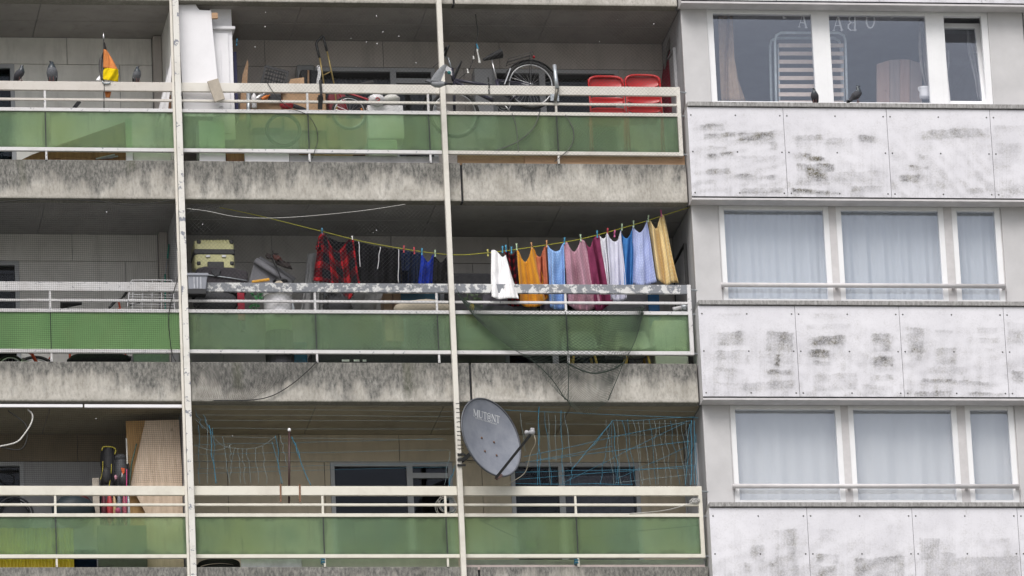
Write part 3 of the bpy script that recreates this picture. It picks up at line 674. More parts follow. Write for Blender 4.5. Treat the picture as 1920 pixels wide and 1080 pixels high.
garment('white_lace_towel', 'white towel with grey pattern next to the burgundy towel', 'towel', [(1124, 441), (1129, 447), (1134, 446), (1138, 436)], [(1139, 540), (1146, 552), (1155, 556)], LY, cloth_dots('grey_patterned_towel', (.70, .70, .76), (.45, .46, .56), 6, 20, .22), 16, .03, 8)
garment('lilac_white_towel', 'lilac white towel between the grey patterned and the strong blue towel', 'towel', [(1138, 436), (1144, 447), (1151, 453), (1158, 450), (1164, 432)], [(1145, 562), (1160, 566), (1176, 560)], LY-.02, cloth_dots('lilac_white_towel', (.66, .66, .77), (.56, .57, .72), 10, 22), 17, .03, 8)
garment('blue_towel', 'strong blue towel between two pale towels', 'towel', [(1163, 430), (1168, 442), (1175, 447), (1181, 440), (1187, 424)], [(1163, 545), (1175, 548), (1187, 545)], LY+.02, cloth_plain('strong_blue_towel', (.055, .19, .47)), 18, .03, 8)
garment('periwinkle_towel', 'periwinkle blue dotted towel beside the yellow towel', 'towel', [(1186, 423), (1192, 431), (1200, 436), (1207, 428), (1213, 413)], [(1186, 532), (1200, 536), (1216, 534), (1232, 529)], LY-.01, cloth_dots('periwinkle_towel', (.38, .44, .72), (.55, .60, .80), 12, 20), 19, .03, 8)
garment('yellow_towel', 'pale yellow dotted towel with twisted folds, last on the line', 'towel', [(1214, 412), (1220, 414), (1225, 424), (1231, 428), (1236, 412), (1240, 402), (1245, 404)], [(1231, 522), (1240, 530), (1250, 536), (1262, 530), (1272, 531)], LY-.02, cloth_dots('pale_yellow_towel', (.72, .53, .24), (.76, .62, .38), 12, 18), 20, .04, 8)

def peg(x, y, Y, mat, lean=0.0, label=None, group='clothes pegs on the yellow line'):
    t_ = MB()
    for s in (-1, 1):
        a = W(x+lean-s*.9, y-6.5, Y-.02); b = W(x+s*.8, y+6.5, Y-.02); t_.beam(a, b, .009, .012)
    t_.tube([W(x-1.5, y-.5, Y-.02), W(x+1.5, y-.5, Y-.02)], .005, 6)
    return tag(t_.build('clothes_peg', mat), label, 'clothes peg', group)
PEG = {'blue': plain('blue_peg', (.05, .30, .48), .4), 'green': plain('pale_green_peg', (.42, .55, .36), .4), 'red': plain('red_peg', (.55, .05, .07), .4), 'white': plain('white_peg', (.75, .75, .72), .4), 'yellow': plain('yellow_peg', (.60, .55, .14), .4), 'orange': plain('orange_peg', (.60, .30, .12), .4), 'pink': plain('pink_peg', (.60, .12, .30), .4)}
for x, y, c, lb in ((604, 434, 'blue', 'blue peg on the left shoulder of the plaid shirt'), (661, 449, 'white', 'white peg on the right shoulder of the plaid shirt'),
    (757, 467, 'red', 'red peg holding the navy shorts'), (777, 470, 'red', 'red peg holding the navy shirt'), (791, 472, 'blue', 'blue peg holding the royal blue shirt'), (816, 475, 'green', 'pale green peg holding the black vest'),
    (915, 474, 'yellow', 'yellow peg alone on the line left of the white towel'), (942, 468, 'blue', 'blue peg nearer the white towel of two blue pegs'), (949, 466, 'blue', 'blue peg at the top of the checked cloth'), (959, 469, 'blue', 'turquoise blue peg on the middle of the checked cloth'),
    (969, 463, 'green', 'pale green peg on the left corner of the orange towel'), (997, 461, 'orange', 'orange peg on the right corner of the orange towel'), (1025, 457, 'orange', 'orange peg between rust and light blue towels'), (1058, 452, 'blue', 'blue peg between light blue and mauve towels'),
    (1089, 446, 'green', 'pale green peg on the mauve towel'), (1120, 439, 'blue', 'blue peg between burgundy and grey patterned towels'), (1139, 434, 'red', 'red peg at the lilac white towel'), (1152, 438, 'pink', 'pink peg above the sag of the lilac white towel'),
    (1166, 426, 'green', 'pale green peg at the strong blue towel'), (1188, 420, 'green', 'pale green peg between strong blue and periwinkle towels'), (1215, 410, 'green', 'pale green peg between periwinkle and yellow towels'), (1240, 400, 'pink', 'pink peg on the peak of the yellow towel')):
    peg(x, y, LY, PEG[c], rnd.uniform(-1, 1), lb)

# ------------------------------------------------------------------ birds
M_bird = [plain('pigeon_body_grey', (.12, .125, .14), .8, .35, 60), plain('pigeon_neck_sheen', (.035, .045, .055), .35, .5, 80), plain('pigeon_wing_grey', (.27, .28, .30), .8, .2, 40), plain('pigeon_wing_bar', (.03, .03, .035), .8), plain('pigeon_leg', (.16, .06, .055), .6), plain('pigeon_dark_feathers', (.05, .05, .06), .8, .4, 60)]
def loft(mb, sp, rad, n=12, mi=None):
    base = len(mb.v); pts = [Vector(p) for p in sp]; vs = []
    for i, p in enumerate(pts):
        tg = (pts[min(i+1, len(pts)-1)]-pts[max(i-1, 0)]).normalized(); sd = Vector((0, 1, 0)); sd = (sd-tg*sd.dot(tg)).normalized(); upv = tg.cross(sd)
        for j in range(n):
            a = 2*math.pi*j/n; vs.append(p+sd*(math.cos(a)*rad[i][0])+upv*(math.sin(a)*rad[i][1]))
    o = len(mb.v); mb.v += [tuple(v) for v in vs]
    for i in range(len(pts)-1):
        for j in range(n):
            mb.f.append((o+i*n+j, o+i*n+(j+1) % n, o+(i+1)*n+(j+1) % n, o+(i+1)*n+j)); mb.mi.append(mi[i] if mi else 0)
    mb.f.append(tuple(o+j for j in range(n-1, -1, -1))); mb.mi.append(mi[0] if mi else 0)
    mb.f.append(tuple(o+(len(pts)-1)*n+j for j in range(n))); mb.mi.append(mi[-1] if mi else 0)
def pigeon(label, px, py, Y, turn, sc=1.0, pitch=0.0, body=0, neck=1.0, head=0.0):
    """standing pigeon; turn = heading in degrees (0 looks right along the facade, -90 at the camera)"""
    m_ = MB(); h = neck
    sp = [(-.205, 0, .045), (-.15, 0, .07), (-.09, 0, .10), (-.03, 0, .125), (.03, 0, .145), (.075, 0, .17), (.092, 0, .20+.02*h), (.097, 0, .225+.03*h), (.105, 0, .245+.035*h), (.128, 0, .246+.035*h), (.15, 0, .236+.035*h)]
    rd = [(.028, .006), (.032, .012), (.045, .034), (.072, .066), (.078, .074), (.064, .062), (.042, .044), (.030, .032), (.028, .030), (.014, .014), (.003, .003)]
    loft(m_, sp, rd, 14, [5, body, body, body, body, 1, 1, 1, 1, 3])
    for s in (-1, 1):
        loft(m_, [(.065, .045*s, .165), (.03, .060*s, .155), (-.04, .058*s, .128), (-.10, .042*s, .098), (-.16, .022*s, .066), (-.20, .012*s, .048)],
             [(.008, .02), (.012, .046), (.012, .046), (.011, .034), (.008, .018), (.003, .006)], 10, [2 if body == 0 else 5, 2 if body == 0 else 5, 3, 2 if body == 0 else 5, 3])
        m_.cm = 4; m_.tube([(.005, .024*s, .09), (.008, .024*s, .045), (.0, .024*s, .004)], .005, 5)
        for ta in (-.5, 0, .5): m_.tube([(0, .024*s, .005), (.032*math.cos(ta), .024*s+.032*math.sin(ta), .003)], .0035, 4)
        m_.tube([(0, .024*s, .005), (-.02, .024*s, .003)], .0035, 4); m_.cm = 0
    a = math.radians(turn); ca, sa = math.cos(a), math.sin(a); cp, sp_ = math.cos(pitch), math.sin(pitch); o = W(px, py, Y)
    def tr(v):
        x, y, z = v
        if head and z > .20:
            k = min(1, (z-.20)/.03); q = head*k; cx = .09; x, y = cx+(x-cx)*math.cos(q)-y*math.sin(q), (x-cx)*math.sin(q)+y*math.cos(q)
        if z > .045: x, z = x*cp-(z-.045)*sp_, .045+x*sp_+(z-.045)*cp
        return (o.x+sc*(x*ca-y*sa), o.y+sc*(x*sa+y*ca), o.z+sc*z)
    m_.v = [tr(v) for v in m_.v]
    return tag(m_.build('pigeon', M_bird, None, True), label, 'pigeon')
pigeon('crouched dark pigeon with purple neck on the dusty rail, beside the teal curtain', 38, 151.5, .025, -55, .72, .25, 5, .3, .5)
pigeon('upright pigeon with raised neck and pale wing edge on the dusty rail', 97, 152.3, .025, -105, .98, .70, 0, 1.0, -.6)
pigeon('hunched grey pigeon on the rail next to the flag', 258, 153.4, .025, -75, .74, .50, 0, .35, .7)
pigeon('dark pigeon seen from the front on the bay window sill', 1528, 193, -.16, -110, .70, .45, 5, .2, -.3)
pigeon('dark pigeon stretching its neck on the bay window sill, in profile', 1608, 192.5, -.16, 5, .76, .34, 5, 1.0)
# the flying one
def flyer():
    m_ = MB()
    loft(m_, [(-.20, 0, -.005), (-.13, 0, .0), (-.08, 0, .0), (-.02, 0, -.005), (.04, 0, -.004), (.09, 0, .012), (.12, 0, .03), (.145, 0, .036), (.165, 0, .034), (.185, 0, .028)],
         [(.045, .004), (.032, .010), (.035, .026), (.052, .048), (.052, .048), (.036, .036), (.024, .024), (.022, .022), (.012, .012), (.002, .002)], 12, [3, 5, 2, 2, 2, 0, 0, 0, 3])
    for s in (-1, 1):
        P = []
        for i in range(7):
            v = i/6; c = Vector((.045-.09*v-.05*v*v, s*(.04+.06*v), .03+.20*v)); ch = .13*(1-.55*v*v)
            P.append([c+Vector((ch*(.5-w), .008*math.sin(3.1*w)*s, -.02*w*(1-v))) for w in (0, .25, .5, .75, 1)])
        m_.cm = 2; m_.grid(P); m_.grid([[q+Vector((0, .006*s, .0)) for q in r] for r in P[::-1]]); m_.cm = 0
    o = W(822, 157, -.55); m_.v = [(o.x-v[0]*.97+.05*v[1], o.y+v[1], o.z+v[2]) for v in m_.v]
    m_.uv = {}
    return tag(m_.build('pigeon', M_bird, None, True), 'grey pigeon flying past the tall post with raised wings', 'pigeon')
flyer()

# ------------------------------------------------------------------ satellite dish on the post
DN = (-.63*FW + .777*(.89*RT + .455*UP)).normalized(); DM = (.45*RT - .893*UP); DM = (DM - DN*DM.dot(DN)).normalized(); DK = DN.cross(DM)
DC = W(921, 820, -.36); RA, RB = .545, .525
t = NT('blue_grey_dish_paint'); nz = t.noise(5, 5, .7); ru = t.noise(16, 5, .7)
c = t.ramp(nz, [(.3, (.20, .215, .26)), (.7, (.29, .305, .35))]); c = t.mix(t.ramp(ru, [(.66, 0.0), (.8, .5)]), c, (.40, .34, .33))
M_dish = t.set(c, .42)
DISH = thing('satellite_dish', 'large blue grey satellite dish clamped to the tall post, lettered MUT@NT', 'satellite dish')
def dpt(r, a, off=0.0):
    x, y = r*math.cos(a)*RA, r*math.sin(a)*RB
    return DC + DM*x + DK*y + DN*(-.10*(1-r*r)+off)
NA = 48
P = [[dpt(r/8+.001, 2*math.pi*j/NA) for j in range(NA+1)] for r in range(9)]
Q = [[dpt(r/8+.001, 2*math.pi*j/NA, -.012) for j in range(NA+1)] for r in range(9)]
MB().grid(P).grid([r[::-1] for r in Q]).build('reflector', M_dish, DISH, True)
MB().tube([dpt(1.0, 2*math.pi*j/64, -.002) for j in range(64)], .013, 6, True).build('rim', plain('dark_rim', (.09, .095, .11), .5), DISH, True)
for (x, y) in ((903, 822), (926, 829), (909, 846), (931, 854)):
    d0 = None
def dsurf(px, py, lift=.004):
    """point of the dish surface that the photo shows at a pixel"""
    d = (FW + RT*((px-960)/FPX) + UP*((540-py)/FPX)); q = DC
    off = 0.0
    for _ in range(6):
        tt = ((DC + DN*off - CAM).dot(DN))/d.dot(DN); q = CAM+d*tt; e = q-DC
        rr = (e.dot(DM)/RA)**2+(e.dot(DK)/RB)**2; off = -.10*(1-min(rr, 1.0))+lift
    return q
for (x, y) in ((903, 821), (926, 829), (909, 846), (931, 854)):
    c_ = dsurf(x, y, .003); MB().lathe(c_, [(.016, 0), (.016, .006), (.008, .012)], DN, 10).build('bolt', plain('rusty_bolt', (.16, .09, .06), .7), DISH)
# lettering: serif strokes drawn on the dish
def strokes(ch):
    s = .16; b = .055
    V = {'M': [(.12, 0, .12, 1, b), (.12, 1, .5, .15, s), (.5, .15, .88, 1, b), (.88, 0, .88, 1, s), (0, .02, .26, .02, .05), (.74, .02, 1, .02, .05), (0, .98, .2, .98, .05), (.8, .98, 1, .98, .05)],
         'U': [(.18, 1, .18, .3, s), (.18, .3, .28, .06, s), (.28, .06, .5, 0, .1), (.5, 0, .74, .08, .08), (.74, .08, .84, .3, b), (.84, .3, .84, 1, b), (.02, .98, .34, .98, .05), (.7, .98, .98, .98, .05)],
         'T': [(.5, 0, .5, 1, s), (.04, .96, .96, .96, .07), (.04, .96, .04, .74, .05), (.96, .96, .96, .74, .05), (.34, .02, .66, .02, .05)],
         'N': [(.14, 0, .14, 1, b), (.14, 1, .86, .04, s), (.86, 0, .86, 1, b), (0, .02, .3, .02, .05), (.7, .98, 1, .98, .05), (0, .98, .16, .98, .05)],
         'A': [(.1, 0, .5, 1, b), (.5, 1, .88, 0, s), (.24, .34, .74, .34, .05), (0, .02, .26, .02, .05), (.72, .02, 1, .02, .05)],
         'B': [(.2, 0, .2, 1, s), (.04, .97, .55, .97, .06), (.04, .03, .6, .03, .06), (.55, .97, .74, .86, .1), (.74, .86, .74, .66, .13), (.74, .66, .55, .54, .1), (.2, .53, .58, .53, .06), (.58, .53, .82, .4, .1), (.82, .4, .82, .18, .14), (.82, .18, .6, .03, .1)],
         'O': [(.5+.42*math.cos(a*math.pi/8), .5+.5*math.sin(a*math.pi/8), .5+.42*math.cos((a+1)*math.pi/8), .5+.5*math.sin((a+1)*math.pi/8), .07+.09*abs(math.cos((a+.5)*math.pi/8))) for a in range(16)],
         '@': [(.5+.48*math.cos(a*math.pi/8), .45+.55*math.sin(a*math.pi/8), .5+.48*math.cos((a+1)*math.pi/8), .45+.55*math.sin((a+1)*math.pi/8), .08) for a in range(14)] + [(.46+.2*math.cos(a*math.pi/4), .45+.24*math.sin(a*math.pi/4), .46+.2*math.cos((a+1)*math.pi/4), .45+.24*math.sin((a+1)*math.pi/4), .09) for a in range(8)] + [(.70, .7, .66, .26, .08), (.66, .26, .86, .2, .06)]}
    return V[ch]
def letter(ch, mp, name, mat, par, nrm, mirror=False):
    m_ = MB()
    for i, (x0, y0, x1, y1, w) in enumerate(strokes(ch)):
        if mirror: x0, x1 = 1-x0, 1-x1
        d = Vector((x1-x0, y1-y0)); l = d.length or 1; d /= l; pq = Vector((-d.y, d.x))*(w/2)
        e = d*w*.2; q = [(x0-e.x+pq.x, y0-e.y+pq.y), (x1+e.x+pq.x, y1+e.y+pq.y), (x1+e.x-pq.x, y1+e.y-pq.y), (x0-e.x-pq.x, y0-e.y-pq.y)]
        P_ = [mp(a, b)+nrm*(.0003*(i % 5)) for a, b in q]; m_.slab(P_, .0015, nrm)
    return m_.build(name, mat, par)
M_ink = plain('white_print', (.74, .75, .78), .5, .03)
x = 0.0
for ch, wd in (('M', 10.5), ('U', 9), ('T', 7.5), ('@', 9.0), ('N', 9), ('T', 8)):
    ox = 887.5+x*.985; oy = 780.0+x*.275
    letter(ch, lambda a, b, ox=ox, oy=oy, wd=wd: dsurf(ox+a*wd*.90-b*.2, oy+a*wd*.26-b*13.2), 'letter', M_ink, DISH, DN); x += wd*.96
x = 0.0
fc = bpy.data.curves.new('slogan', 'FONT'); fc.body = 'DIGITAL TECHNOLOGY'; fc.size = 1.0; fo = bpy.data.objects.new('slogan', fc); COL.objects.link(fo)
dg = bpy.context.evaluated_depsgraph_get(); me = bpy.data.meshes.new_from_object(fo.evaluated_get(dg)); bpy.data.objects.remove(fo)
wmax = max(v.co.x for v in me.vertices)
for v in me.vertices:
    a = v.co.x/wmax*41; b = v.co.y*3.6; v.co = dsurf(891.5+a*.98-b*.1, 784.5+a*.30-b, .005)
me.materials.append(M_ink); so = bpy.data.objects.new('slogan', me); COL.objects.link(so); so.parent = DISH
A0, A1 = W(930, 896, -.50), W(997, 812, -.92)
MB().beam(A0, A1, .034, .03).build('feed_arm', M_black, DISH, bevel=.003)
lnb = MB(); ax = (DC + DN*.05 - A1).normalized()
lnb.lathe(A1+UP*.01, [(.024, -.04), (.03, -.03), (.03, .03), (.022, .04), (.022, .075), (.034, .08), (.034, .10)], ax, 14)
lb = lnb.build('receiver', plain('grey_receiver_plastic', (.36, .36, .38), .5), DISH, True)
MB().box(A1.x-.02, A1.x+.035, A1.y-.03, A1.y+.03, A1.z-.015, A1.z+.065).build('receiver_housing', MATS['grey_receiver_plastic'], DISH, bevel=.01)
MB().beam(A0-UP*.012, DC+DM*.50-DN*.06, .04, .02).build('arm_bracket', plain('rusty_bracket', (.10, .055, .045), .7), DISH)
MB().beam(W(864, 866, -.05), DC-DN*.14+DM*.02, .05, .05).build('mount_tube', M_black, DISH)
MB().lathe(DC-DN*.15, [(.12, 0), (.12, .03), (.05, .035)], DN, 12).build('mount_plate', M_black, DISH)
q = MB()
for y in (852, 862, 872): q.beam(W(857.5, y, -.10), W(873, y+.4, -.10), .025, .02)
for y in (852, 872): q.beam(W(866, y, -.10), W(866, y+.3, .02), .03, .02)
q.build('post_clamp', M_black, DISH)
polyline_tube('dish_cable', 'pale cable hanging from the dish receiver to the hand rail', 'cable', [(1001, 814, -.93), (1004, 830, -.9), (995, 850, -.7), (985, 885, -.4), (960, 903, -.1), (945, 909, -.03)], -.4, .005, plain('pale_cable', (.50, .45, .36), .6), 40)

# ------------------------------------------------------------------ bird nets and strings
M_net = plain('dark_net_twine', (.035, .035, .035), .9); M_netgreen = plain('green_net_twine', (.03, .042, .034), .9); M_netlight = plain('grey_net_twine', (.11, .11, .11), .9)
M_string = plain('blue_baler_twine', (.035, .17, .26), .8, .4, 30); M_stringw = plain('faded_blue_twine', (.20, .27, .29), .8, .3, 30)
def net(name, label, left, right, nu, nv, Y, mat, r=.0011, diag=False, bulge=0.0, top=None, bot=None, seg=18, ropes=()):
    """mesh of single twines between two edges given in photo points"""
    L = resample(left, nv+1, True); R_ = resample(right, nv+1, True); m_ = MB(); rg = random.Random(len(label))
    fn = smooth_noise(rg, 3); gn = smooth_noise(rg, 3)
    Tt = resample(top, nu+1, True) if top else None; Bb = resample(bot, nu+1, True) if bot else None
    def at(u, v):
        i = min(int(v*nv), nv-1); f = v*nv-i; a = L[i].lerp(L[i+1], f); b = R_[i].lerp(R_[i+1], f); p = a.lerp(b, u)
        if Tt:
            k = min(int(u*nu), nu-1); g_ = u*nu-k; tq = Tt[k].lerp(Tt[k+1], g_); bq = Bb[k].lerp(Bb[k+1], g_)
            p = tq.lerp(bq, v)
        q = 1.2*fn(u*5+v*2)
        return W(p.x+q+.8*gn(v*6), p.y+.9*gn(u*6+v*3), Y+bulge*math.sin(math.pi*v)*math.sin(math.pi*u)+.006*fn(u*9+v*7))
    def line(f):
        m_.tube([f(k/seg) for k in range(seg+1)], r, 3)
    if not diag:
        for i in range(nu+1): line(lambda s, u=i/nu: at(u, s))
        for j in range(nv+1): line(lambda s, v=j/nv: at(s, v))
    else:
        asp = nv/nu
        for sgn in (1, -1):
            for i in range(-nv, nu+1):
                pts = []
                for k in range(seg+1):
                    v = k/seg; u = (i+v*nv)/nu if sgn > 0 else 1-(i+v*nv)/nu
                    if -1e-6 <= u <= 1+1e-6: pts.append(at(min(max(u, 0), 1), v))
                if len(pts) > 1: m_.tube(pts, r, 3)
    root = m_.build(name, mat)
    for pts, rr in ropes: MB().tube(curve(pts, Y-.005, 40), rr, 5).build('border_rope', mat, root, True)
    return tag(root, label, 'bird net')
net('bird_net', 'fine dark bird net closing the bay with the parked bicycle', [(-20, 375), (-20, 662)], [(336, 378), (346, 665)], 92, 76, -.02, M_net, .0012, bulge=-.05, ropes=(([(-10, 380), (60, 374), (170, 376), (250, 384), (330, 374)], .005), ([(331, 378), (325, 420), (336, 500), (322, 560), (316, 600), (322, 660), (330, 678)], .006)))
net('bird_net', 'fine dark bird net in front of the leaning plywood panels', [(-20, 758), (-20, 905)], [(345, 760), (352, 905)], 92, 40, .12, M_net, .0012, ropes=(([(-10, 835), (40, 842), (50, 800), (15, 770)], .008),))
net('bird_net', 'diagonal bird net stretched over suitcase and dark laundry', [(350, 384), (360, 655)], [(838, 384), (847, 655)], 62, 36, -.012, M_netlight, .0009, True, -.04)
net('bird_net', 'torn bird net flap hanging over the concrete below the suitcase', [(362, 676), (366, 752)], [(592, 676), (470, 752)], 34, 14, -.005, M_net, .0013, True, -.03, ropes=(([(594, 678), (575, 697), (545, 722), (510, 742), (470, 750), (400, 751)], .007),))
net('bird_net', 'grey bird net in front of the bicycle and red chairs', [(838, 20), (846, 300)], [(1268, 24), (1284, 300)], 60, 42, -.008, M_netlight, .0009, True, -.02, ropes=(([(960, 212), (968, 240), (972, 285)], .005), ([(1012, 210), (1000, 240), (970, 266), (930, 282)], .006), ([(1060, 215), (1075, 245), (1070, 275), (1040, 303)], .006)))
net('bird_net', 'grey bird net in front of the crate and hand truck', [(440, 20), (445, 210)], [(820, 18), (826, 210)], 54, 26, -.008, M_netlight, .0008, True, -.02)
# slack green net over the towels' balcony
net('slack_bird_net', 'slack green bird net sagging in front of the glass below the towels', [(855, 545), (862, 575)], [(1208, 585), (1195, 600)], 46, 20, -.07, M_netgreen, .0023, True, -.05,
    top=[(856, 540), (880, 565), (950, 575), (1060, 580), (1150, 582), (1208, 572)], bot=[(862, 560), (890, 595), (930, 630), (985, 672), (1040, 686), (1100, 700), (1160, 690), (1188, 640), (1208, 585)],
    ropes=(([(858, 552), (885, 588), (920, 622), (965, 656), (995, 670)], .0045), ([(1207, 574), (1200, 610), (1188, 645), (1170, 680)], .005), ([(1064, 681), (1085, 692), (1115, 700), (1150, 692), (1168, 681)], .010)))
net('slack_bird_net', 'lower bag of torn green net drooping over the concrete edge', [(990, 670), (1062, 760)], [(1168, 672), (1140, 748)], 26, 16, -.09, M_netgreen, .0019, True, -.03,
    top=[(990, 672), (1040, 686), (1110, 698), (1170, 678)], bot=[(1058, 750), (1075, 768), (1098, 778), (1125, 765), (1144, 748)],
    ropes=(([(1060, 585), (1064, 640), (1066, 700), (1065, 752)], .006), ([(994, 672), (1025, 700), (1045, 725), (1060, 750)], .006), ([(1170, 678), (1155, 715), (1140, 750)], .006)))
net('bird_net_remnant', 'dark tangle of old net in the ceiling corner above the suitcase', [(350, 384), (352, 400)], [(420, 384), (395, 396)], 16, 6, .1, M_net, .002, True)

# loose blue strings on the lowest balcony
rs = random.Random(21)
def strings(name, label, lines, Y):
    """each line: list of photo points, thickness, colour"""
    root = thing(name, label, 'string net')
    for pts, r, faded in lines:
        MB().tube(curve(pts, Y+rs.uniform(-.03, .05), max(10, 5*len(pts))), (r*.55 if r < .0026 else r*.8), 4).build('string', M_stringw if faded else M_string, root, True)
    return root
def wig(x0, y0, x1, y1, a=3, n=5): return [(x0+(x1-x0)*i/(n-1)+(rs.uniform(-a, a) if 0 < i < n-1 else 0), y0+(y1-y0)*i/(n-1)+(rs.uniform(-a, a)*.4 if 0 < i < n-1 else 0)) for i in range(n)]
def zm(sc, ox, oy, p): return [(ox+a/sc, oy+b/sc) for a, b in p]
A = lambda *p: zm(3.176, 340, 740, p); B = lambda *p: zm(3.086, 830, 730, p)
ln = []
for p, r, f in (((70, 60, 1620, 75), .0022, 1), ((70, 85, 1620, 100), .002, 1), ((75, 120, 1620, 130), .0022, 1), ((80, 150, 1610, 160), .002, 1), ((75, 200, 1600, 205), .0022, 1), ((80, 250, 1580, 270), .0022, 1), ((80, 300, 1560, 262), .0025, 0), ((80, 355, 1600, 330), .0025, 0), ((80, 395, 1620, 395), .0022, 1), ((90, 440, 1620, 405), .0025, 0), ((90, 470, 1620, 430), .0025, 0),
    ((100, 180, 110, 530), .0035, 0), ((150, 150, 155, 530), .003, 1), ((165, 180, 205, 530), .006, 0), ((185, 200, 212, 530), .004, 0), ((245, 250, 290, 530), .0035, 1), ((285, 300, 300, 400), .003, 1), ((320, 320, 285, 490), .003, 1), ((335, 320, 355, 530), .0028, 1), ((362, 322, 382, 530), .0028, 1), ((390, 325, 415, 530), .0028, 1), ((440, 318, 462, 530), .0028, 1), ((485, 305, 508, 530), .0028, 1), ((540, 280, 605, 530), .004, 0), ((560, 245, 595, 530), .005, 0), ((590, 245, 630, 420), .0035, 1), ((655, 250, 772, 540), .007, 0), ((660, 252, 710, 390), .006, 0), ((85, 90, 130, 200), .003, 0), ((130, 120, 190, 240), .004, 0), ((1600, 340, 1565, 540), .003, 1), ((1620, 440, 1580, 600), .006, 0), ((1630, 420, 1595, 545), .005, 0)):
    q = A((p[0], p[1]), (p[2], p[3])); ln.append((wig(*q[0], *q[1], 2.2, 7), r, f))
ln.append((A((85, 150), (160, 215), (240, 300), (330, 320), (400, 322), (480, 305), (560, 250)), .003, 1))
ln.append((A((75, 300), (170, 330), (240, 325), (300, 295)), .003, 1))
strings('blue_string_net', 'sagging blue strings tied across the lowest balcony beside the brown pole', ln, .10)
ln = []
for p, r, f in (((360, 120, 1480, 165), .004, 0), ((300, 95, 1480, 130), .0025, 1), ((480, 200, 1440, 200), .0025, 1), ((470, 270, 1440, 265), .0025, 1), ((470, 390, 1440, 180), .0045, 0), ((480, 420, 1440, 300), .0045, 0), ((540, 410, 980, 330), .004, 0), ((420, 480, 1440, 455), .004, 0), ((440, 520, 1460, 440), .004, 0), ((420, 545, 1100, 550), .005, 0), ((1000, 540, 1470, 490), .003, 1), ((700, 540, 1400, 195), .0035, 0), ((1000, 520, 1420, 330), .003, 0),
    ((985, 180, 750, 460), .006, 0), ((970, 200, 870, 330), .005, 0), ((555, 100, 565, 555), .006, 0), ((560, 100, 548, 555), .005, 0), ((590, 130, 630, 555), .0035, 0), ((610, 140, 625, 555), .0035, 1), ((650, 150, 655, 420), .003, 1), ((685, 120, 695, 555), .005, 0), ((705, 130, 745, 440), .004, 1), ((750, 450, 740, 555), .005, 0), ((450, 140, 480, 360), .003, 1), ((965, 220, 910, 555), .004, 0), ((985, 190, 1020, 555), .005, 0), ((1440, 180, 1435, 555), .008, 0), ((1455, 180, 1460, 555), .006, 0), ((1430, 200, 1405, 555), .005, 0), ((1465, 260, 1470, 555), .006, 0)):
    q = B((p[0], p[1]), (p[2], p[3])); ln.append((wig(*q[0], *q[1], 2.0, 7), r, f))
for i in range(16):
    x = 945+i*31; q = B((x, 180+rs.uniform(-8, 8)), (x+rs.uniform(20, 60), 556)); ln.append((wig(*q[0], *q[1], 2.6, 7), rs.choice((.0028, .0035)), rs.random() < .55))
ln.append((B((985, 180), (1080, 182), (1200, 175), (1320, 165), (1460, 160)), .0035, 0))
strings('blue_string_net', 'dense grid of blue and white strings beside the satellite dish', ln, .10)

# white loose rope under the ceiling, loose cables
M_rope = plain('white_rope', (.55, .54, .52), .8, .3, 60); M_cable = plain('black_cable', (.02, .02, .022), .5)
polyline_tube('white_rope', 'slack white rope under the ceiling above the suitcase', 'rope', [(350, 391), (390, 396), (440, 406), (500, 409), (580, 405), (680, 395), (760, 383)], .05, .004, M_rope, 60)
polyline_tube('white_cable', 'white cable loop hanging in front of the dark corner with the net', 'cable', [(52, 768), (61, 778), (58, 795), (45, 815), (33, 828), (15, 834), (-8, 838)], .1, .011, M_rope, 40)
polyline_tube('black_cable', 'black cable drooping from the crate over the rails and the glass', 'cable', [(498, 150, .05), (503, 158, -.02), (512, 172, -.02), (527, 190, -.02), (545, 203, -.02), (575, 215, -.02), (592, 238, -.02), (596, 262, -.02), (590, 283, -.02), (586, 297, .0)], -.02, .005, M_cable, 50)
polyline_tube('ceiling_wire', 'dangling black wire with broken pegs hanging from the ceiling by the saddle', 'wire', [(891, 14), (893, 40), (896, 60), (893, 80), (889, 105), (880, 130), (868, 142), (858, 150)], .4, .006, M_cable, 40)
for (x, y, a, b, c, lb) in ((895, 87, 4, 9, 'blue', 'blue peg on the dangling ceiling wire'), (897, 105, 6, 26, 'white', 'long white plastic stick on the dangling ceiling wire'), (877, 133, 3, 8, 'white', 'small white peg near the end of the dangling ceiling wire'), (888, 108, 2, 6, 'white', 'small white peg halfway down the dangling ceiling wire')):
    m_ = MB().beam(W(x-a/2, y-b/2, .38), W(x+a/2, y+b/2, .38), .016, .014); m_.beam(W(x-a/2+1.2, y-b/2, .37), W(x+a/2-2, y+b/2, .37), .01, .012); tag(m_.build('clothes_peg', PEG[c]), lb, 'clothes peg')
peg(443.5, 79, .5, PEG['blue'], 1, 'blue peg hanging beside the white wardrobe', None)
# feathers caught in the nets
fm = None
for i, (x, y) in enumerate(((658, 72), (687, 79), (707, 82), (748, 68), (668, 125), (478, 88), (498, 23), (497, 50), (706, 30), (718, 60), (780, 118), (1158, 37), (1124, 78), (1226, 45), (380, 421), (700, 436), (706, 432), (200, 398), (180, 785), (436, 817))):
    p = W(x, y, .02); m_ = MB(); a = rnd.uniform(-.6, .6); s_ = rnd.uniform(.004, .008)
    m_.blob((p.x, p.y, p.z), s_, .004, s_*1.3, 6, 4, .3, rnd)
    tag(m_.build('feather', M_white, None, True), 'white feather tuft caught in the net above %s' % ('the hand truck and crate' if x < 800 and y < 200 else 'the red chairs' if x > 1000 else 'the laundry and suitcase' if x > 300 and y < 500 else 'the netted bicycle bay' if y < 500 else 'the backpack' if x < 300 else 'the blue strings'), 'feather', 'feathers caught in the nets')

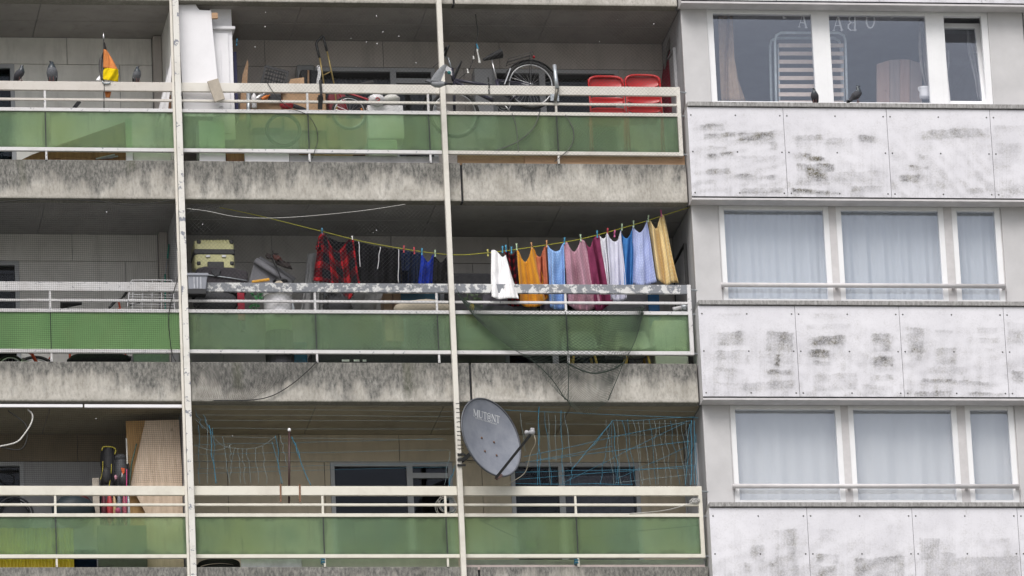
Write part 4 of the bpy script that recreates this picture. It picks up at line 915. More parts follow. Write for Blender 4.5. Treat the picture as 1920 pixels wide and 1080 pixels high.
# ------------------------------------------------------------------ bicycles (joints given as photo points at the depth where the bike stands)
U1 = 1/141.4
def pbox(m_, x0, y0, x1, y1, Y0, Y1):
    """box whose front face at depth Y0 fills a photo rectangle"""
    a, b = W(x0, (y0+y1)/2, Y0), W(x1, (y0+y1)/2, Y0); xm = (x0+x1)/2
    return m_.box(a.x, b.x, Y0, Y1, W(xm, y1, Y0).z, W(xm, y0, Y0).z)
def wheel(par, c, r, M_rim, ns=28, tyre=.024, seed=0):
    w = MB().ring(c, r-tyre, tyre, n=44, k=8).build('wheel', M_rubber, par, True)
    MB().ring(c, r-tyre*2.2, .010, n=44, k=6).build('rim', M_rim, w, True)
    s = MB(); ra = random.Random(seed)
    for i in range(ns):
        a = 2*math.pi*i/ns; b = a+(.5 if i % 2 else -.5); sd = .028 if i % 4 < 2 else -.028
        s.tube([(c.x+.02*math.cos(b), c.y+sd, c.z+.02*math.sin(b)), (c.x+(r-tyre*2.3)*math.cos(a), c.y, c.z+(r-tyre*2.3)*math.sin(a))], .0016, 3)
    sp = s.build('spokes', M_chrome, w); sp['kind'] = 'stuff'
    MB().lathe(c, [(.012, -.05), (.028, -.04), (.018, -.03), (.018, .03), (.028, .04), (.012, .05)], (0, 1, 0), 12).build('hub', M_chrome, w, True)
    return w
def saddle(par, p, d, L=.27):
    """p rear top point, d unit vector towards the nose"""
    m_ = MB(); d = Vector(d).normalized(); P = []
    for i in range(9):
        t_ = i/8; w = .085*(1-t_)**1.2+.018; h = .045*(1-t_)+.018; c = p+d*(L*t_); row = []
        for j in range(10):
            a = 2*math.pi*j/10; row.append(c+Vector((0, 1, 0))*(w*math.cos(a))+Vector((-d.z, 0, d.x))*(h*math.sin(a)*(1 if d.x > 0 else -1)))
        P.append(row+[row[0]])
    m_.grid(P); m_.add(P[0][:-1], [tuple(range(10))]); m_.add(P[-1][:-1], [tuple(range(9, -1, -1))])
    return m_.build('saddle', plain('saddle_leather', (.012, .012, .014), .7), par, True)

M_frame_b = plain('dark_violet_frame_paint', (.035, .032, .055), .3, .2); M_frame_o = plain('orange_frame_paint', (.42, .07, .03), .35); M_frame_r = plain('red_frame_paint', (.35, .02, .03), .35)
BY = .34
B1 = thing('bicycle', 'dark city bicycle with rack propped rear wheel up behind the rail', 'bicycle')
rw, fw = W(995, 160, BY), W(852, 214, BY)
wheel(B1, rw, .345, M_chrome, 32); wheel(B1, fw, .345, M_chrome, 32, seed=1)
bb, st, hd1, hd2 = W(944, 199, BY), W(922, 112, BY), W(846, 128, BY), W(851, 152, BY)
seat_c = W(931, 150, BY)
MB().tube([bb, seat_c], .022, 8).tube([bb, hd2], .027, 8).tube([seat_c+Vector((0, 0, -.1)), hd2+Vector((0, 0, .02))], .022, 8).tube([hd1, hd2], .027, 8).build('frame', M_frame_b, B1, True)
m_ = MB()
for s in (-1, 1):
    o_ = Vector((0, .045*s, 0)); m_.tube([bb+o_*.6, rw+o_], .010, 6).tube([seat_c+o_*.5, rw+o_], .008, 6)
m_.build('rear_stay', M_frame_b, B1, True)
m_ = MB()
for s in (-1, 1): m_.tube([hd2, hd2+(fw-hd2)*.25+Vector((0, .05*s, 0)), fw+Vector((0, .05*s, 0))], .012, 6)
m_.build('fork', M_frame_b, B1, True)
MB().tube([seat_c, st], .013, 8).build('seat_post', M_chrome, B1, True)
saddle(B1, W(940, 100, BY), W(906, 112, BY)-W(940, 100, BY))
hb = MB().tube([hd1, W(840, 108, BY)], .014, 8).tube(curve([(838, 92, BY-.28), (836, 104, BY-.2), (839, 110, BY), (834, 106, BY+.2), (834, 96, BY+.28)], BY, 24), .012, 8).build('handlebar', M_steel, B1, True)
MB().tube([W(834, 105, BY-.24), W(841, 85, BY-.34)], .017, 8).build('grip', M_black, hb, True)
MB().tube([W(833, 104, BY+.24), W(836, 90, BY+.34)], .017, 8).build('grip', M_black, hb, True)
MB().tube([W(838, 104, BY-.15), W(812, 126, BY-.2)], .004, 5).build('brake_cable', M_cable, hb, True)
MB().slab(WW([(834, 121), (846, 128), (848, 142), (836, 132)], BY-.12), .02).build('white_plate', M_white, hb)
MB().lathe(W(842, 136, BY-.13), [(.02, -.01), (.026, 0), (.02, .012)], (0, 1, 0), 12).build('bell', plain('teal_bell', (.02, .20, .20), .3), hb, True)
m_ = MB().tube(curve([(850, 150, BY), (858, 130, BY), (866, 114, BY)], BY, 12), [.02, .024, .028, .03, .03, .03, .03, .028, .026, .022, .018, .01], 8, flat=.35); m_.build('child_footrest', M_black, B1, True)
rk = MB()
for s in (-1, 1):
    o_ = Vector((0, .06*s, 0)); rk.tube([W(950, 122, BY)+o_, W(952, 113, BY)+o_, W(998, 100, BY)+o_, W(1000, 106, BY)+o_], .005, 6); rk.tube([W(994, 102, BY)+o_, rw+o_], .005, 6); rk.tube([W(950, 120, BY)+o_, W(996, 107, BY)+o_], .004, 6)
for x in (960, 970, 980, 990): rk.tube([W(x, 115.5-(x-950)*.25, BY-.06), W(x, 115.5-(x-950)*.25, BY+.06)], .004, 5)
rk.build('luggage_rack', M_black, B1, True)
MB().blob(W(1001, 107, BY), .018, .03, .022).build('rear_light', plain('red_reflector', (.45, .02, .03), .3), B1, True)
fd = MB(); P = []
for i in range(19):
    a = math.radians(165-i*8.6); P.append([rw+Vector((.372*math.cos(a), .034*q, .372*math.sin(a)-abs(q)*.02)) for q in (-1, 0, 1)])
fd.grid(P).build('mudguard', M_black, B1, True, solid=.003)
m_ = MB(); m_.ring(bb+Vector((0, -.04, 0)), .085, .006, n=28).ring(bb+Vector((0, -.04, 0)), .05, .012, n=20); m_.build('chainring', M_chrome, B1, True)
m_ = MB(); m_.tube([bb+Vector((0, -.06, 0)), bb+Vector((.10, -.07, -.13))], .010, 6).tube([bb+Vector((0, .06, 0)), bb+Vector((-.10, .07, .13))], .010, 6); m_.build('crank', M_chrome, B1, True)
MB().box(bb.x+.06, bb.x+.15, bb.y-.17, bb.y-.07, bb.z-.145, bb.z-.12).build('pedal', M_black, B1); MB().box(bb.x-.15, bb.x-.06, bb.y+.07, bb.y+.17, bb.z+.12, bb.z+.145).build('pedal', M_black, B1)
MB().slab(WW([(922, 180), (938, 176), (955, 186), (952, 203), (930, 198)], BY-.07), .012).build('chain_guard', M_black, B1)
MB().beam(W(957, 128, BY-.06), W(946, 158, BY-.06), .015, .01).build('lock', M_chrome, B1)

BY2 = .42
B2 = thing('bicycle', "small children's bicycle with orange rim sticker behind the rail by the white bags", 'bicycle')
w1, w2 = W(655, 212, BY2), W(722, 216, BY2)
wheel(B2, w1, .245, M_chrome, 24, .018, 3); wheel(B2, w2, .20, M_steel, 20, .018, 4)
MB().tube([w1, W(632, 168, BY2), W(602, 172, BY2)], .012, 6).tube([W(632, 168, BY2), W(700, 190, BY2), w2], .014, 6).build('frame', M_frame_r, B2, True)
MB().ring(w1, .175, .012, n=14, a0=-.4, a1=.5).build('rim_sticker', plain('orange_sticker', (.60, .18, .02), .4), B2, True)
saddle(B2, W(655, 214, BY2)+Vector((.33, 0, .42)), (-1, 0, 0), .2)
MB().tube([w2, W(690, 182, BY2)], .010, 6).build('seat_post', M_chrome, B2, True)

BY3 = .95
B3 = thing('bicycle', 'orange bicycle with black saddle parked behind the bright green glass', 'bicycle')
flo = Z(1, -1.395); c1 = W(66, 660, BY3); c2 = W(238, 660, BY3); c1.z = c2.z = flo+.34
wheel(B3, c1, .34, M_chrome, 28, seed=5); wheel(B3, c2, .34, M_chrome, 28, seed=6)
sp0 = W(128, 576, BY3); hb0 = W(222, 563, BY3); b0 = Vector(((c1.x*.62+c2.x*.38), BY3, flo+.29))
MB().tube([b0, sp0+Vector((0, 0, -.25))], .016, 8).tube([b0, hb0+Vector((.03, 0, -.22))], .020, 8).tube([sp0+Vector((.01, 0, -.26)), hb0+Vector((.02, 0, -.12))], .016, 8).tube([c1, b0], .01, 6).tube([c1, sp0+Vector((0, 0, -.28))], .009, 6).build('frame', M_frame_o, B3, True)
MB().tube([hb0, hb0+Vector((.05, 0, -.3)), c2], .014, 8).build('fork', M_frame_o, B3, True)
MB().tube([sp0+Vector((0, 0, -.28)), sp0], .012, 8).build('seat_post', M_chrome, B3, True)
saddle(B3, W(114, 570, BY3), (1, 0, .03), .28)
h3 = MB().tube(curve([(205, 577, BY3-.3), (214, 565, BY3-.2), (222, 562, BY3), (228, 560, BY3+.2), (236, 548, BY3+.3)], BY3, 20), .012, 7).build('handlebar', M_black, B3, True)
MB().tube([W(205, 577, BY3-.3), W(216, 566, BY3-.22)], .018, 7).tube([W(240, 544, BY3+.32), W(232, 556, BY3+.24)], .018, 7).build('grip', M_black, h3, True)
MB().tube([W(243, 572, BY3), W(262, 568, BY3)], .012, 6).build('brake_lever', M_black, h3, True)

# ------------------------------------------------------------------ red folding chairs
M_redp = plain('red_plastic', (.46, .014, .016), .3, .08, 6)
def red_chair(label, x0, x1, yt):
    c = thing('folding_chair', label, 'chair', None); Y = .30; xm = (x0+x1)/2; w = W(x1, yt, Y).x-W(x0, yt, Y).x; cx = W(xm, yt, Y).x; zt = W(xm, yt, Y).z
    def panel(name, za, zb, y0, y1, bow, ins=.0):
        P = []
        for i in range(8):
            v = i/7; row = []
            for j in range(15):
                u = j/14*2-1; wv = (w/2-ins-.012)*(1-.0*v); hh = (abs(u)**4)*.035*(1 if v < .5 else .0)
                edge = (abs(u)**5)*(.055 if name == 'backrest' else .03)
                z = za+(zb-za)*v - (1-v)*edge + v*edge; row.append((cx+wv*u, y0+(y1-y0)*v-bow*(1-u*u)+.012*math.sin(math.pi*v), z))
            P.append(row)
        MB().grid(P).build(name, M_redp, c, True, solid=.012)
    panel('backrest', zt-.010, zt-.19, Y+.015, Y+.01, -.05)
    panel('lower_backrest', zt-.30, zt-.42, Y-.03, Y-.03, -.04)
    panel('seat_edge', zt-.46, zt-.56, Y-.05, Y-.04, -.02)
    m0 = MB()
    m0.tube([(cx-w/2+.014, Y, zt-.13), (cx-w/2+.016, Y, zt-.075), (cx-w/2+.035, Y, zt-.035), (cx-w/2+.09, Y+.01, zt-.008), (cx-.08, Y+.025, zt+.004), (cx+.08, Y+.025, zt+.004), (cx+w/2-.09, Y+.01, zt-.008), (cx+w/2-.035, Y, zt-.035), (cx+w/2-.016, Y, zt-.075), (cx+w/2-.014, Y, zt-.13)], .018, 8)
    m0.build('top_edge', M_redp, c, True)
    for s in (-1, 1):
        x = cx+s*(w/2-.012); zf = Z(2, -1.39)
        MB().tube([(x, Y, zt-.05), (x, Y-.05, zt-.56), (x, Y-.10, zf)], .012, 7).build('leg', M_redp, c, True)
        MB().tube([(x, Y, zt-.52), (x, Y+.25, zf)], .012, 7).build('leg', M_redp, c, True)
    MB().box(cx-w/2+.03, cx+w/2-.03, Y-.03, Y+.32, zt-.60, zt-.575).build('seat', M_redp, c, bevel=.008)
    return c
red_chair('red plastic folding chair next to the steel bracket', 1101.5, 1169, 143)
red_chair('red plastic folding chair on the side of the red parasol', 1170.5, 1238, 140.5)

# folded parasol in the corner
pa = thing('folded_parasol', 'folded dark red parasol with grey cover standing in the balcony corner', 'parasol')
P = []; a0 = resample([(1266, 62), (1260, 105), (1256, 165), (1262, 215)], 14, True)
for i, q in enumerate(a0):
    c = W(q.x-1, q.y, 1.0); rr = .02+.075*math.sin(min(1, i/9)*1.6); P.append([c+Vector((rr*(1+.3*math.sin(j*3))*math.cos(j*2*math.pi/16), rr*math.sin(j*2*math.pi/16), 0)) for j in range(17)])
MB().grid(P).build('canopy', cloth_plain('dark_red_canvas', (.16, .012, .025)), pa, True)
MB().tube(curve([(1262, 58), (1256, 80), (1250, 100), (1246, 130)], .95, 16), [.01, .02, .03, .035, .04, .04, .035, .035, .03, .03, .025, .025, .02, .02, .015, .01], 8, flat=.6).build('cover', cloth_plain('grimy_grey_cover', (.16, .155, .15)), pa, True)
MB().tube([W(1266, 60, 1.0), Vector((W(1264, 215, 1.0).x, 1.0, Z(2, -1.39)))], .018, 8).build('pole', M_steel, pa, True)

# steel bracket clamped to the rail
br = thing('steel_bracket', 'galvanised steel tube bracket clamped over the top rail beside the bicycle wheel', 'bracket')
MB().tube([W(1039.5, 122, -.03), W(1042.5, 150, -.04), W(1045, 166, -.05)], .028, 10).build('tube', M_steel, br, True)
MB().tube([W(1045, 164, -.05), W(1041, 188, -.035)], .022, 8).build('lower_tube', plain('dark_steel', (.16, .15, .13), .5, .2, 20, .5), br, True)
MB().slab(WW([(1032, 176), (1048, 177), (1048.5, 189.5), (1032.5, 188.5)], -.02), .018).build('clamp_plate', M_steel, br)
rp = MB()
for y, x in ((149, 916), (160, 917), (172, 917)): rp.tube(curve([(x-1, y-4, -.01), (x, y, -.015), (x, y+5, -.015)], -.01, 8), .009, 5)
tag(rp.build('rubber_strap', M_rubber), 'black rubber strap tying the bicycle to the top rail', 'strap')

# ------------------------------------------------------------------ flag
FL = thing('flag', 'faded black orange yellow flag on a short pole tied to the rail', 'flag'); FY = .075
MB().tube([W(194.2, 66, FY), W(195, 205, FY)], .007, 6).build('pole', M_black, FL, True)
MB().lathe(W(194.2, 70, FY), [(.006, -.03), (.014, 0), (.012, .02), (.003, .07)], (0, 0, 1), 8).build('finial', M_chrome, FL, True)
def ladder(L, R_, Y, nu, nv, amp, seed, yb=0.0):
    r = random.Random(seed); fn = smooth_noise(r, 4); A_, B_ = resample(L, nv), resample(R_, nv); P = []
    for i in range(nv):
        row = []
        for j in range(nu):
            u = j/(nu-1); q = A_[i].lerp(B_[i], u); row.append(W(q.x, q.y, Y-yb*math.sin(math.pi*u)+amp*fn(u*6+i/nv*3)))
        P.append(row)
    return P
C_or = cloth_plain('faded_orange_bunting', (.66, .24, .08)); C_ye = cloth_plain('yellow_bunting', (.72, .52, .01)); C_bk = cloth_plain('faded_black_bunting', (.03, .028, .03)); C_gr = cloth_plain('sun_bleached_black_bunting', (.12, .115, .12))
MB().grid(ladder([(194.5, 78), (194.5, 92)], [(196.5, 80), (201, 97)], FY, 6, 8, .006, 1, .02)).build('black_stripe', C_bk, FL, True, solid=.003)
MB().grid(ladder([(193.5, 100), (186.5, 112), (185.5, 128), (189, 150)], [(194.5, 88), (194.5, 110), (194, 130), (194, 151)], FY+.02, 8, 16, .012, 2, .02)).build('bleached_stripe', C_gr, FL, True, solid=.003)
MB().grid(ladder([(191.5, 131), (187, 140), (180, 150)], [(193, 131), (192, 142), (188.5, 151)], FY+.03, 5, 8, .006, 8)).build('white_tip', M_white, FL, True)
MB().grid(ladder([(194.5, 92), (194, 110), (193.5, 127)], [(200, 94), (211, 112), (221, 131)], FY-.01, 16, 16, .014, 3, .05)).build('orange_stripe', C_or, FL, True, solid=.003)
MB().grid(ladder([(193.5, 126.5), (193, 138), (193, 149)], [(221.5, 130), (222.5, 142), (221, 153.5)], FY-.015, 18, 14, .022, 4, .05)).build('yellow_stripe', C_ye, FL, True, solid=.003)
MB().grid(ladder([(196, 170), (198, 183)], [(209, 169), (206, 183)], FY+.01, 8, 6, .01, 5)).build('lower_corner', C_or, FL, True, solid=.003)
MB().tube(curve([(192, 152.5, -.012), (195, 156, -.014), (201, 156.5, -.014), (207, 154.8, -.012)], -.01, 12), .012, 6).build('tie', M_steel, FL, True)
MB().tube(curve([(195, 156, -.012), (195.5, 172, -.012), (195, 186, -.012), (195, 198, -.012)], -.01, 12), .004, 5).build('cord', M_cable, FL, True)

# ------------------------------------------------------------------ top storey, left bay
def frame_leaning(label, x0, y0, x1, y1, Y, w, mat):
    m_ = MB(); a, b = W(x0, y0, Y), W(x1, y1, Y); d = Vector((0, w, 0))
    m_.beam(a, b, .035, .03).beam(a+d, b+d, .035, .03).beam(a, a+d, .035, .03, (0, 0, 1)).beam(b, b+d, .035, .03, (0, 0, 1))
    return tag(m_.build('window_frame', mat), label, 'window frame')
frame_leaning('white window frame leaning on the dividing wall, the upright one', 323, 98, 312, 212, .35, .5, M_white)
frame_leaning('white window frame leaning on the dividing wall, the flatter one', 321, 120, 300, 212, .42, .5, M_white)
tag(MB().slab(WW([(318, 178), (325, 178), (325, 215), (313, 215)], .5), .02).build('brown_board', M_brown), 'narrow brown board behind the leaning window frames', 'board')
tag(MB().slab(WW([(20, 309), (60, 290), (236, 228), (236, 309)], .24), .02).build('plywood_board', M_brown), 'large brown board leaning behind the glass below the flag', 'board')
m_ = MB(); pbox(m_, 236, 222, 248, 304, .11, .16); tag(m_.build('white_batten', M_white), 'white batten standing behind the glass beside the brown board', 'batten')
m_ = MB(); pbox(m_, 250, 284, 322, 306, .16, .5); tag(m_.build('white_box', M_offwhite, bevel=.01), 'low off white box behind the foot of the glass by the dividing wall', 'box')
tag(MB().beam(W(139, 203, .12), W(149, 190, .12), .05, .03).build('handlebar_stub', M_dark), 'short dark grey handle poking up between the rails below the pigeons', 'handle')
m_ = MB()
for i in range(5): m_.tube([W(180+i*9, 298-i*.8, .2+.02*i), W(215+i*6, 290+(i % 3)*3, .22+.02*i)], .012, 6)
tag(m_.build('bundle_of_rods', M_steel), 'bundle of thin metal rods lying behind the foot of the glass', 'rods')

# ------------------------------------------------------------------ top storey, middle bay
tag(MB().slab(WW([(334, 9), (367, 8), (370, 14), (374, 18.5), (396, 19.5), (399, 60), (404, 105), (409, 160), (412, 218), (345, 218), (341, 150), (336, 60)], .13), .02).build('white_board', M_white, bevel=.002), 'tall white board with a notched top leaning on the post', 'board')
wr = thing('wardrobe', 'white wardrobe with cornice standing behind the notched white board', 'wardrobe'); WY = .28
m_ = MB(); pbox(m_, 396, 52, 438.5, 262, WY, WY+.5); m_.build('carcass', M_white, wr, bevel=.004)
m_ = MB(); pbox(m_, 394, 11, 434, 50, WY+.05, WY+.5); m_.build('top_box', M_white, wr, bevel=.004)
m_ = MB(); pbox(m_, 392, 48.5, 441, 54, WY-.06, WY+.5); m_.build('cornice', M_white, wr, bevel=.006)
m_ = MB(); pbox(m_, 398, 62, 431, 250, WY-.018, WY-.001); m_.build('door', M_white, wr, bevel=.004)
m_ = MB(); pbox(m_, 404, 92, 416, 200, WY-.03, WY-.0185); m_.build('door_panel', M_white, wr, bevel=.004)
tag(MB().beam(W(397, 30, .12), W(408, 30, .12), .075, .05).build('wood_block', M_tan), 'pale wood block on the edge of the notched white board', 'wood block')
tag(MB().slab(WW([(388.5, 152.5), (409, 146.5), (422, 185), (403, 191)], -.075), .028).build('tilted_plank', plain('grey_weathered_plank', (.42, .37, .31), .8, .12, 20), bevel=.003), 'weathered grey plank hung askew over the top rail', 'plank')
m_ = MB(); pbox(m_, 439.5, 97, 445.5, 222, .62, .9); tag(m_.build('blue_board', plain('dark_blue_panel', (.02, .02, .10), .4)), 'dark blue panel edge beside the white wardrobe', 'panel')
tag(MB().slab(WW([(464, 111), (466, 118), (464, 150), (461, 225), (449, 225), (452, 160), (455, 140)], .62), .035).build('brown_board', M_tan, bevel=.004), 'pointed brown wooden board standing beside the blue panel', 'board')
# crate
cr = thing('plastic_crate', 'black plastic crate with lattice side tilted on the cardboard boxes', 'crate'); cq = [(498, 124.5), (540, 135.5), (532, 172), (489, 160)]
def bil(u, v, Y):
    a = Vector(cq[0]).lerp(Vector(cq[1]), u); b = Vector(cq[3]).lerp(Vector(cq[2]), u); p = a.lerp(b, v); return W(p.x, p.y, Y)
for nm, Y in (('front', .36), ('back', .62)):
    m_ = MB()
    for u in (0, .5, 1): m_.beam(bil(u, 0, Y), bil(u, 1, Y), .03 if u != .5 else .014, .02)
    for v in (0, 1): m_.beam(bil(0, v, Y), bil(1, v, Y), .035, .022)
    for v in (.2, .4, .6, .8): m_.beam(bil(0, v, Y), bil(1, v, Y), .018, .018)
    for u in (.14, .26, .38, .62, .74, .86): m_.beam(bil(u, 0, Y), bil(u, 1, Y), .018, .018)
    m_.build('lattice_side', M_black, cr)
m_ = MB()
for u, v in ((0, 0), (1, 0), (0, 1), (1, 1)): m_.beam(bil(u, v, .36), bil(u, v, .62), .03, .03, (0, 0, 1))
for v in (.25, .5, .75): m_.beam(bil(0, v, .36), bil(0, v, .62), .012, .012, (0, 0, 1)); m_.beam(bil(1, v, .36), bil(1, v, .62), .012, .012, (0, 0, 1))
m_.build('end_ribs', M_black, cr)
def pb(name, label, cat, r, Y0, Y1, mat, bevel=.006, extra=None):
    m_ = MB(); pbox(m_, *r, Y0, Y1); o = tag(m_.build(name, mat, bevel=bevel), label, cat); return o
pb('cardboard_box', 'cardboard box under the black crate, behind the rails', 'box', (473, 181, 528, 240), .30, .58, M_card)
pb('cardboard_box', 'taller cardboard box beside the red power tool', 'box', (531, 168, 611, 245), .40, .75, M_card)
tag(MB().slab(WW([(541, 157), (545, 148), (570, 145), (571, 168), (541, 168)], .36), .012).build('cardboard_flap', M_card), 'raised cardboard flap behind the top rail', 'cardboard')
pb('appliance', 'black appliance standing beside the translucent box', 'appliance', (566, 130, 590, 240), .95, 1.2, M_black, .02)
pb('appliance', 'black bulky bag behind the hand truck', 'bag', (584, 130, 602, 240), .9, 1.15, M_dark, .03)
t = NT('translucent_plastic'); t.set((.35, .36, .36), .25); t.b.inputs['Transmission Weight'].default_value = .6; M_tplast = t.m
pb('translucent_box', 'translucent grey plastic storage box against the back wall', 'box', (557, 121, 591, 165), 1.15, 1.4, M_tplast, .02)
tag(MB().tube([W(578, 132, .88), W(578.5, 210, .88)], .014, 6).build('wooden_stake', M_tan), 'thin wooden stake in front of the black appliance', 'stake')
ht = thing('hand_truck', 'folding hand truck with black grip and brass tubes', 'hand truck'); HY = .5
M_brass = plain('worn_brass_tube', (.32, .24, .09), .4, .2, 20, .4)
MB().tube([W(608.5, 165, HY), W(604, 135, HY), W(599, 106, HY)], .011, 8).tube([W(628, 165, HY), W(620, 127, HY), W(613, 94, HY)], .011, 8).tube([W(607, 141, HY), W(622, 133, HY)], .008, 6).build('tube', M_brass, ht, True)
MB().tube([W(599, 108, HY), W(595, 92, HY), W(593, 82, HY), W(594.5, 78, HY), W(602, 70, HY), W(604.5, 67.5, HY), W(606.5, 70, HY), W(609, 80, HY), W(613, 96, HY)], .018, 8).build('grip', M_black, ht, True)
z0 = Z(2, -1.39)
MB().tube([W(608.5, 165, HY), Vector((W(614, 240, HY).x, HY, z0+.06))], .011, 8).tube([W(628, 165, HY), Vector((W(640, 240, HY).x, HY, z0+.06))], .011, 8).build('lower_tube', M_brass, ht, True)
MB().box(W(605, 240, HY).x, W(648, 240, HY).x, HY-.2, HY, z0+.002, z0+.02).build('toe_plate', M_steel, ht)
sp_ = MB()
for i in range(13):
    p = W(597+2.6*math.sin(i*.5)*.6+i*.1, 126+i*3.1, .06 if i > 9 else .2); sp_.ring(p, .019, .006, (.3*(i % 2), 1, 0), 12, 5)
tag(sp_.build('chain', M_chrome, None, True), 'silver chain hanging over the top rail beside the hand truck', 'chain')
tag(MB().beam(W(600, 150, -.02), W(602.5, 178, -.02), .035, .02).beam(W(601, 178, -.02), W(600, 205, .06), .06, .05).beam(W(595, 186, .06), W(606, 186, .06), .05, .05).build('bicycle_lock', M_black, bevel=.006), 'black bicycle lock strapped to the rails beside the children\'s bicycle', 'lock')
rt_ = thing('power_tool', 'red garden power tool with dark tube lying between the rails', 'power tool')
MB().blob(W(538, 198, .12), .10, .06, .05, 14, 10).blob(W(529, 193, .12), .035, .05, .045).build('housing', plain('red_tool_plastic', (.42, .015, .025), .35), rt_, True)
MB().tube([W(548, 198, .12), W(566, 204, .14), W(584, 212, .14)], [.035, .03, .028], 8).build('nozzle', M_dark, rt_, True)
def bottle(label, x, y, Y, h, r, mat, tilt=0.0):
    p = W(x, y, Y); return tag(MB().lathe(p, [(r*.9, 0), (r, .01), (r, h*.65), (r*.35, h*.8), (r*.35, h*.95), (r*.4, h)], (tilt, 0, 1), 12).build('bottle', mat, None, True), label, 'bottle')
bottle('white bottle among the jumble left of the red power tool', 477, 203, .22, .26, .035, M_white)
bottle('tilted silver bottle lying on the cardboard box', 480, 188, .24, .16, .04, M_chrome, 1.2)
bottle('tilted orange bottle lying on the cardboard box', 491, 187, .22, .13, .028, plain('orange_bottle', (.60, .16, .01), .4), 1.6)
tag(MB().tube([W(466, 175, .3), W(466.5, 240, .3)], .03, 8).build('grey_tube', M_steel, None, True), 'grey tube standing beside the cardboard box', 'tube')
pb('dark_bag', 'black bag on the cardboard box beside the orange bottle', 'bag', (503, 176, 528, 190), .24, .4, M_dark, .02)
pb('red_suitcase', 'dark red suitcase behind the wheel of the small bicycle', 'suitcase', (617, 176, 650, 250), .62, .85, plain('dark_red_shell', (.20, .02, .03), .4), .02)
def sack(name, label, x0, y0, x1, y1, Y, mat, seed, cat='bag', d=.12):
    r = random.Random(seed); c = W((x0+x1)/2, (y0+y1)/2, Y); rx = (x1-x0)/2*U1; rz = (y1-y0)/2*U1/.95
    return tag(MB().blob(c, rx, d, rz, 16, 10, .07, r).build(name, mat, None, True), label, cat)
sack('plastic_bag', 'white plastic bag with red print stuffed behind the rail', 690, 177, 722, 200, .30, M_white, 3)
sack('plastic_bag', 'pale crumpled plastic bag beside the printed white bag', 716, 178, 751, 198, .36, M_offwhite, 4)
tag(MB().tube(curve([(704, 186, .19), (708, 183, .185), (712, 187, .185), (707, 190, .185)], .19, 16), .008, 5).build('red_print', M_redp, None, True), 'small red loop of print on the white plastic bag', 'print')
pb('white_box', 'white box under the plastic bags behind the rail', 'box', (690, 197, 757, 260), .30, .6, M_white, .01)
pb('white_box', 'tall white box glowing through the glass below the notched board', 'box', (373, 226, 422, 306), .10, .4, M_white, .006)
pb('drawer_front', 'white drawer front standing at the foot of the glass', 'board', (459, 277, 542, 307), .09, .12, M_white, .006)
pb('brown_plank', 'short brown plank between the white box and the drawer front', 'plank', (424, 286, 458, 308), .16, .2, M_brown, .003)
pb('grey_plank', 'long grey plank at the foot of the glass in the middle bay', 'plank', (543, 292.5, 822, 310), .10, .13, plain('grey_plank', (.40, .39, .41), .7, .15, 8), .003)
pb('cardboard_sheet', 'strip of cardboard behind the long grey plank', 'cardboard', (588, 283, 662, 300), .14, .16, M_card, .002)
pb('tan_plank', 'tan plank at the foot of the glass below the bicycle', 'plank', (858, 291, 987, 310), .12, .15, M_tan, .003)
pb('tan_plank', 'orange tan plank at the foot of the glass below the red chairs', 'plank', (984, 291, 1284, 312), .09, .115, M_tan, .003)
tag(MB().ring(W(531, 244, .10), .22, .024, n=36, k=8).build('bicycle_tyre', M_rubber, None, True), 'bare bicycle tyre leaning against the inside of the green glass', 'tyre')
pb('pale_box', 'pale box behind the glass between the tyre and the small bicycle', 'box', (690, 262, 745, 292), .12, .4, M_offwhite, .01)
pb('beige_board', 'beige panel leaning behind the glass beside the wheel', 'panel', (560, 222, 690, 290), .5, .53, M_card, .003)
pb('door_leaf', 'grey wooden box standing between bicycle and red chairs', 'box', (892, 128, 926, 260), 1.15, 1.4, M_wallgrey, .01)

# ------------------------------------------------------------------ middle storey, left bay
dr_ = thing('drying_rack', 'white wire clothes drying rack folded behind the netted rail', 'drying rack'); DY = .45
m_ = MB().tube(curve([(238, 580), (246, 528), (252, 525.5), (315, 525.5), (323, 529), (326, 560), (328, 585)], DY, 30), .007, 6); m_.build('frame', M_white, dr_, True)
m_ = MB()
for k in range(6): m_.tube([W(240+1.0*k, 552+k*4.5, DY), W(326, 553+k*4.5, DY+.02)], .0035, 4)
for x in (250, 268, 286, 304): m_.tube([W(x, 526, DY), W(x-2, 585, DY)], .004, 4)
m_.build('wires', M_white, dr_)
bo = thing('broom', 'broom with turquoise handle end leaning in the netted corner', 'broom')
MB().tube([W(317, 458, 1.2), W(314, 485, 1.2)], .013, 8).build('grip', plain('turquoise_plastic', (.02, .28, .22), .4), bo, True)
MB().tube([W(314, 485, 1.2), W(309.5, 516, 1.2)], .010, 8).build('handle', M_steel, bo, True)
MB().tube([W(309.5, 514, 1.2), Vector((W(305, 560, 1.2).x, 1.2, Z(1, -1.38)))], .011, 8).build('stick', MATS['turquoise_plastic'], bo, True)
pb('metal_trolley', 'grey metal trolley at the foot of the bright green glass', 'trolley', (250, 660, 318, 682), .3, .6, M_steel, .01)
sack('dark_bag', 'dark bags on the floor behind the foot of the bright green glass', 125, 660, 245, 690, .4, M_dark, 6, d=.18)
ch = thing('childrens_scooter', 'red and white children\'s scooter seen under the bright green glass', 'scooter')
wheel(ch, W(20, 692, .25), .20, M_chrome, 18, .02, 8)
MB().tube([W(33, 690, .25), W(45, 672, .25)], .022, 8).tube([W(38, 676, .25), W(100, 690, .25)], .016, 6).build('frame', M_chrome, ch, True)
MB().tube([W(52, 658, .24), W(60, 664, .24), W(70, 682, .24)], .022, 8).build('stem', plain('orange_red_plastic', (.55, .06, .02), .4), ch, True)

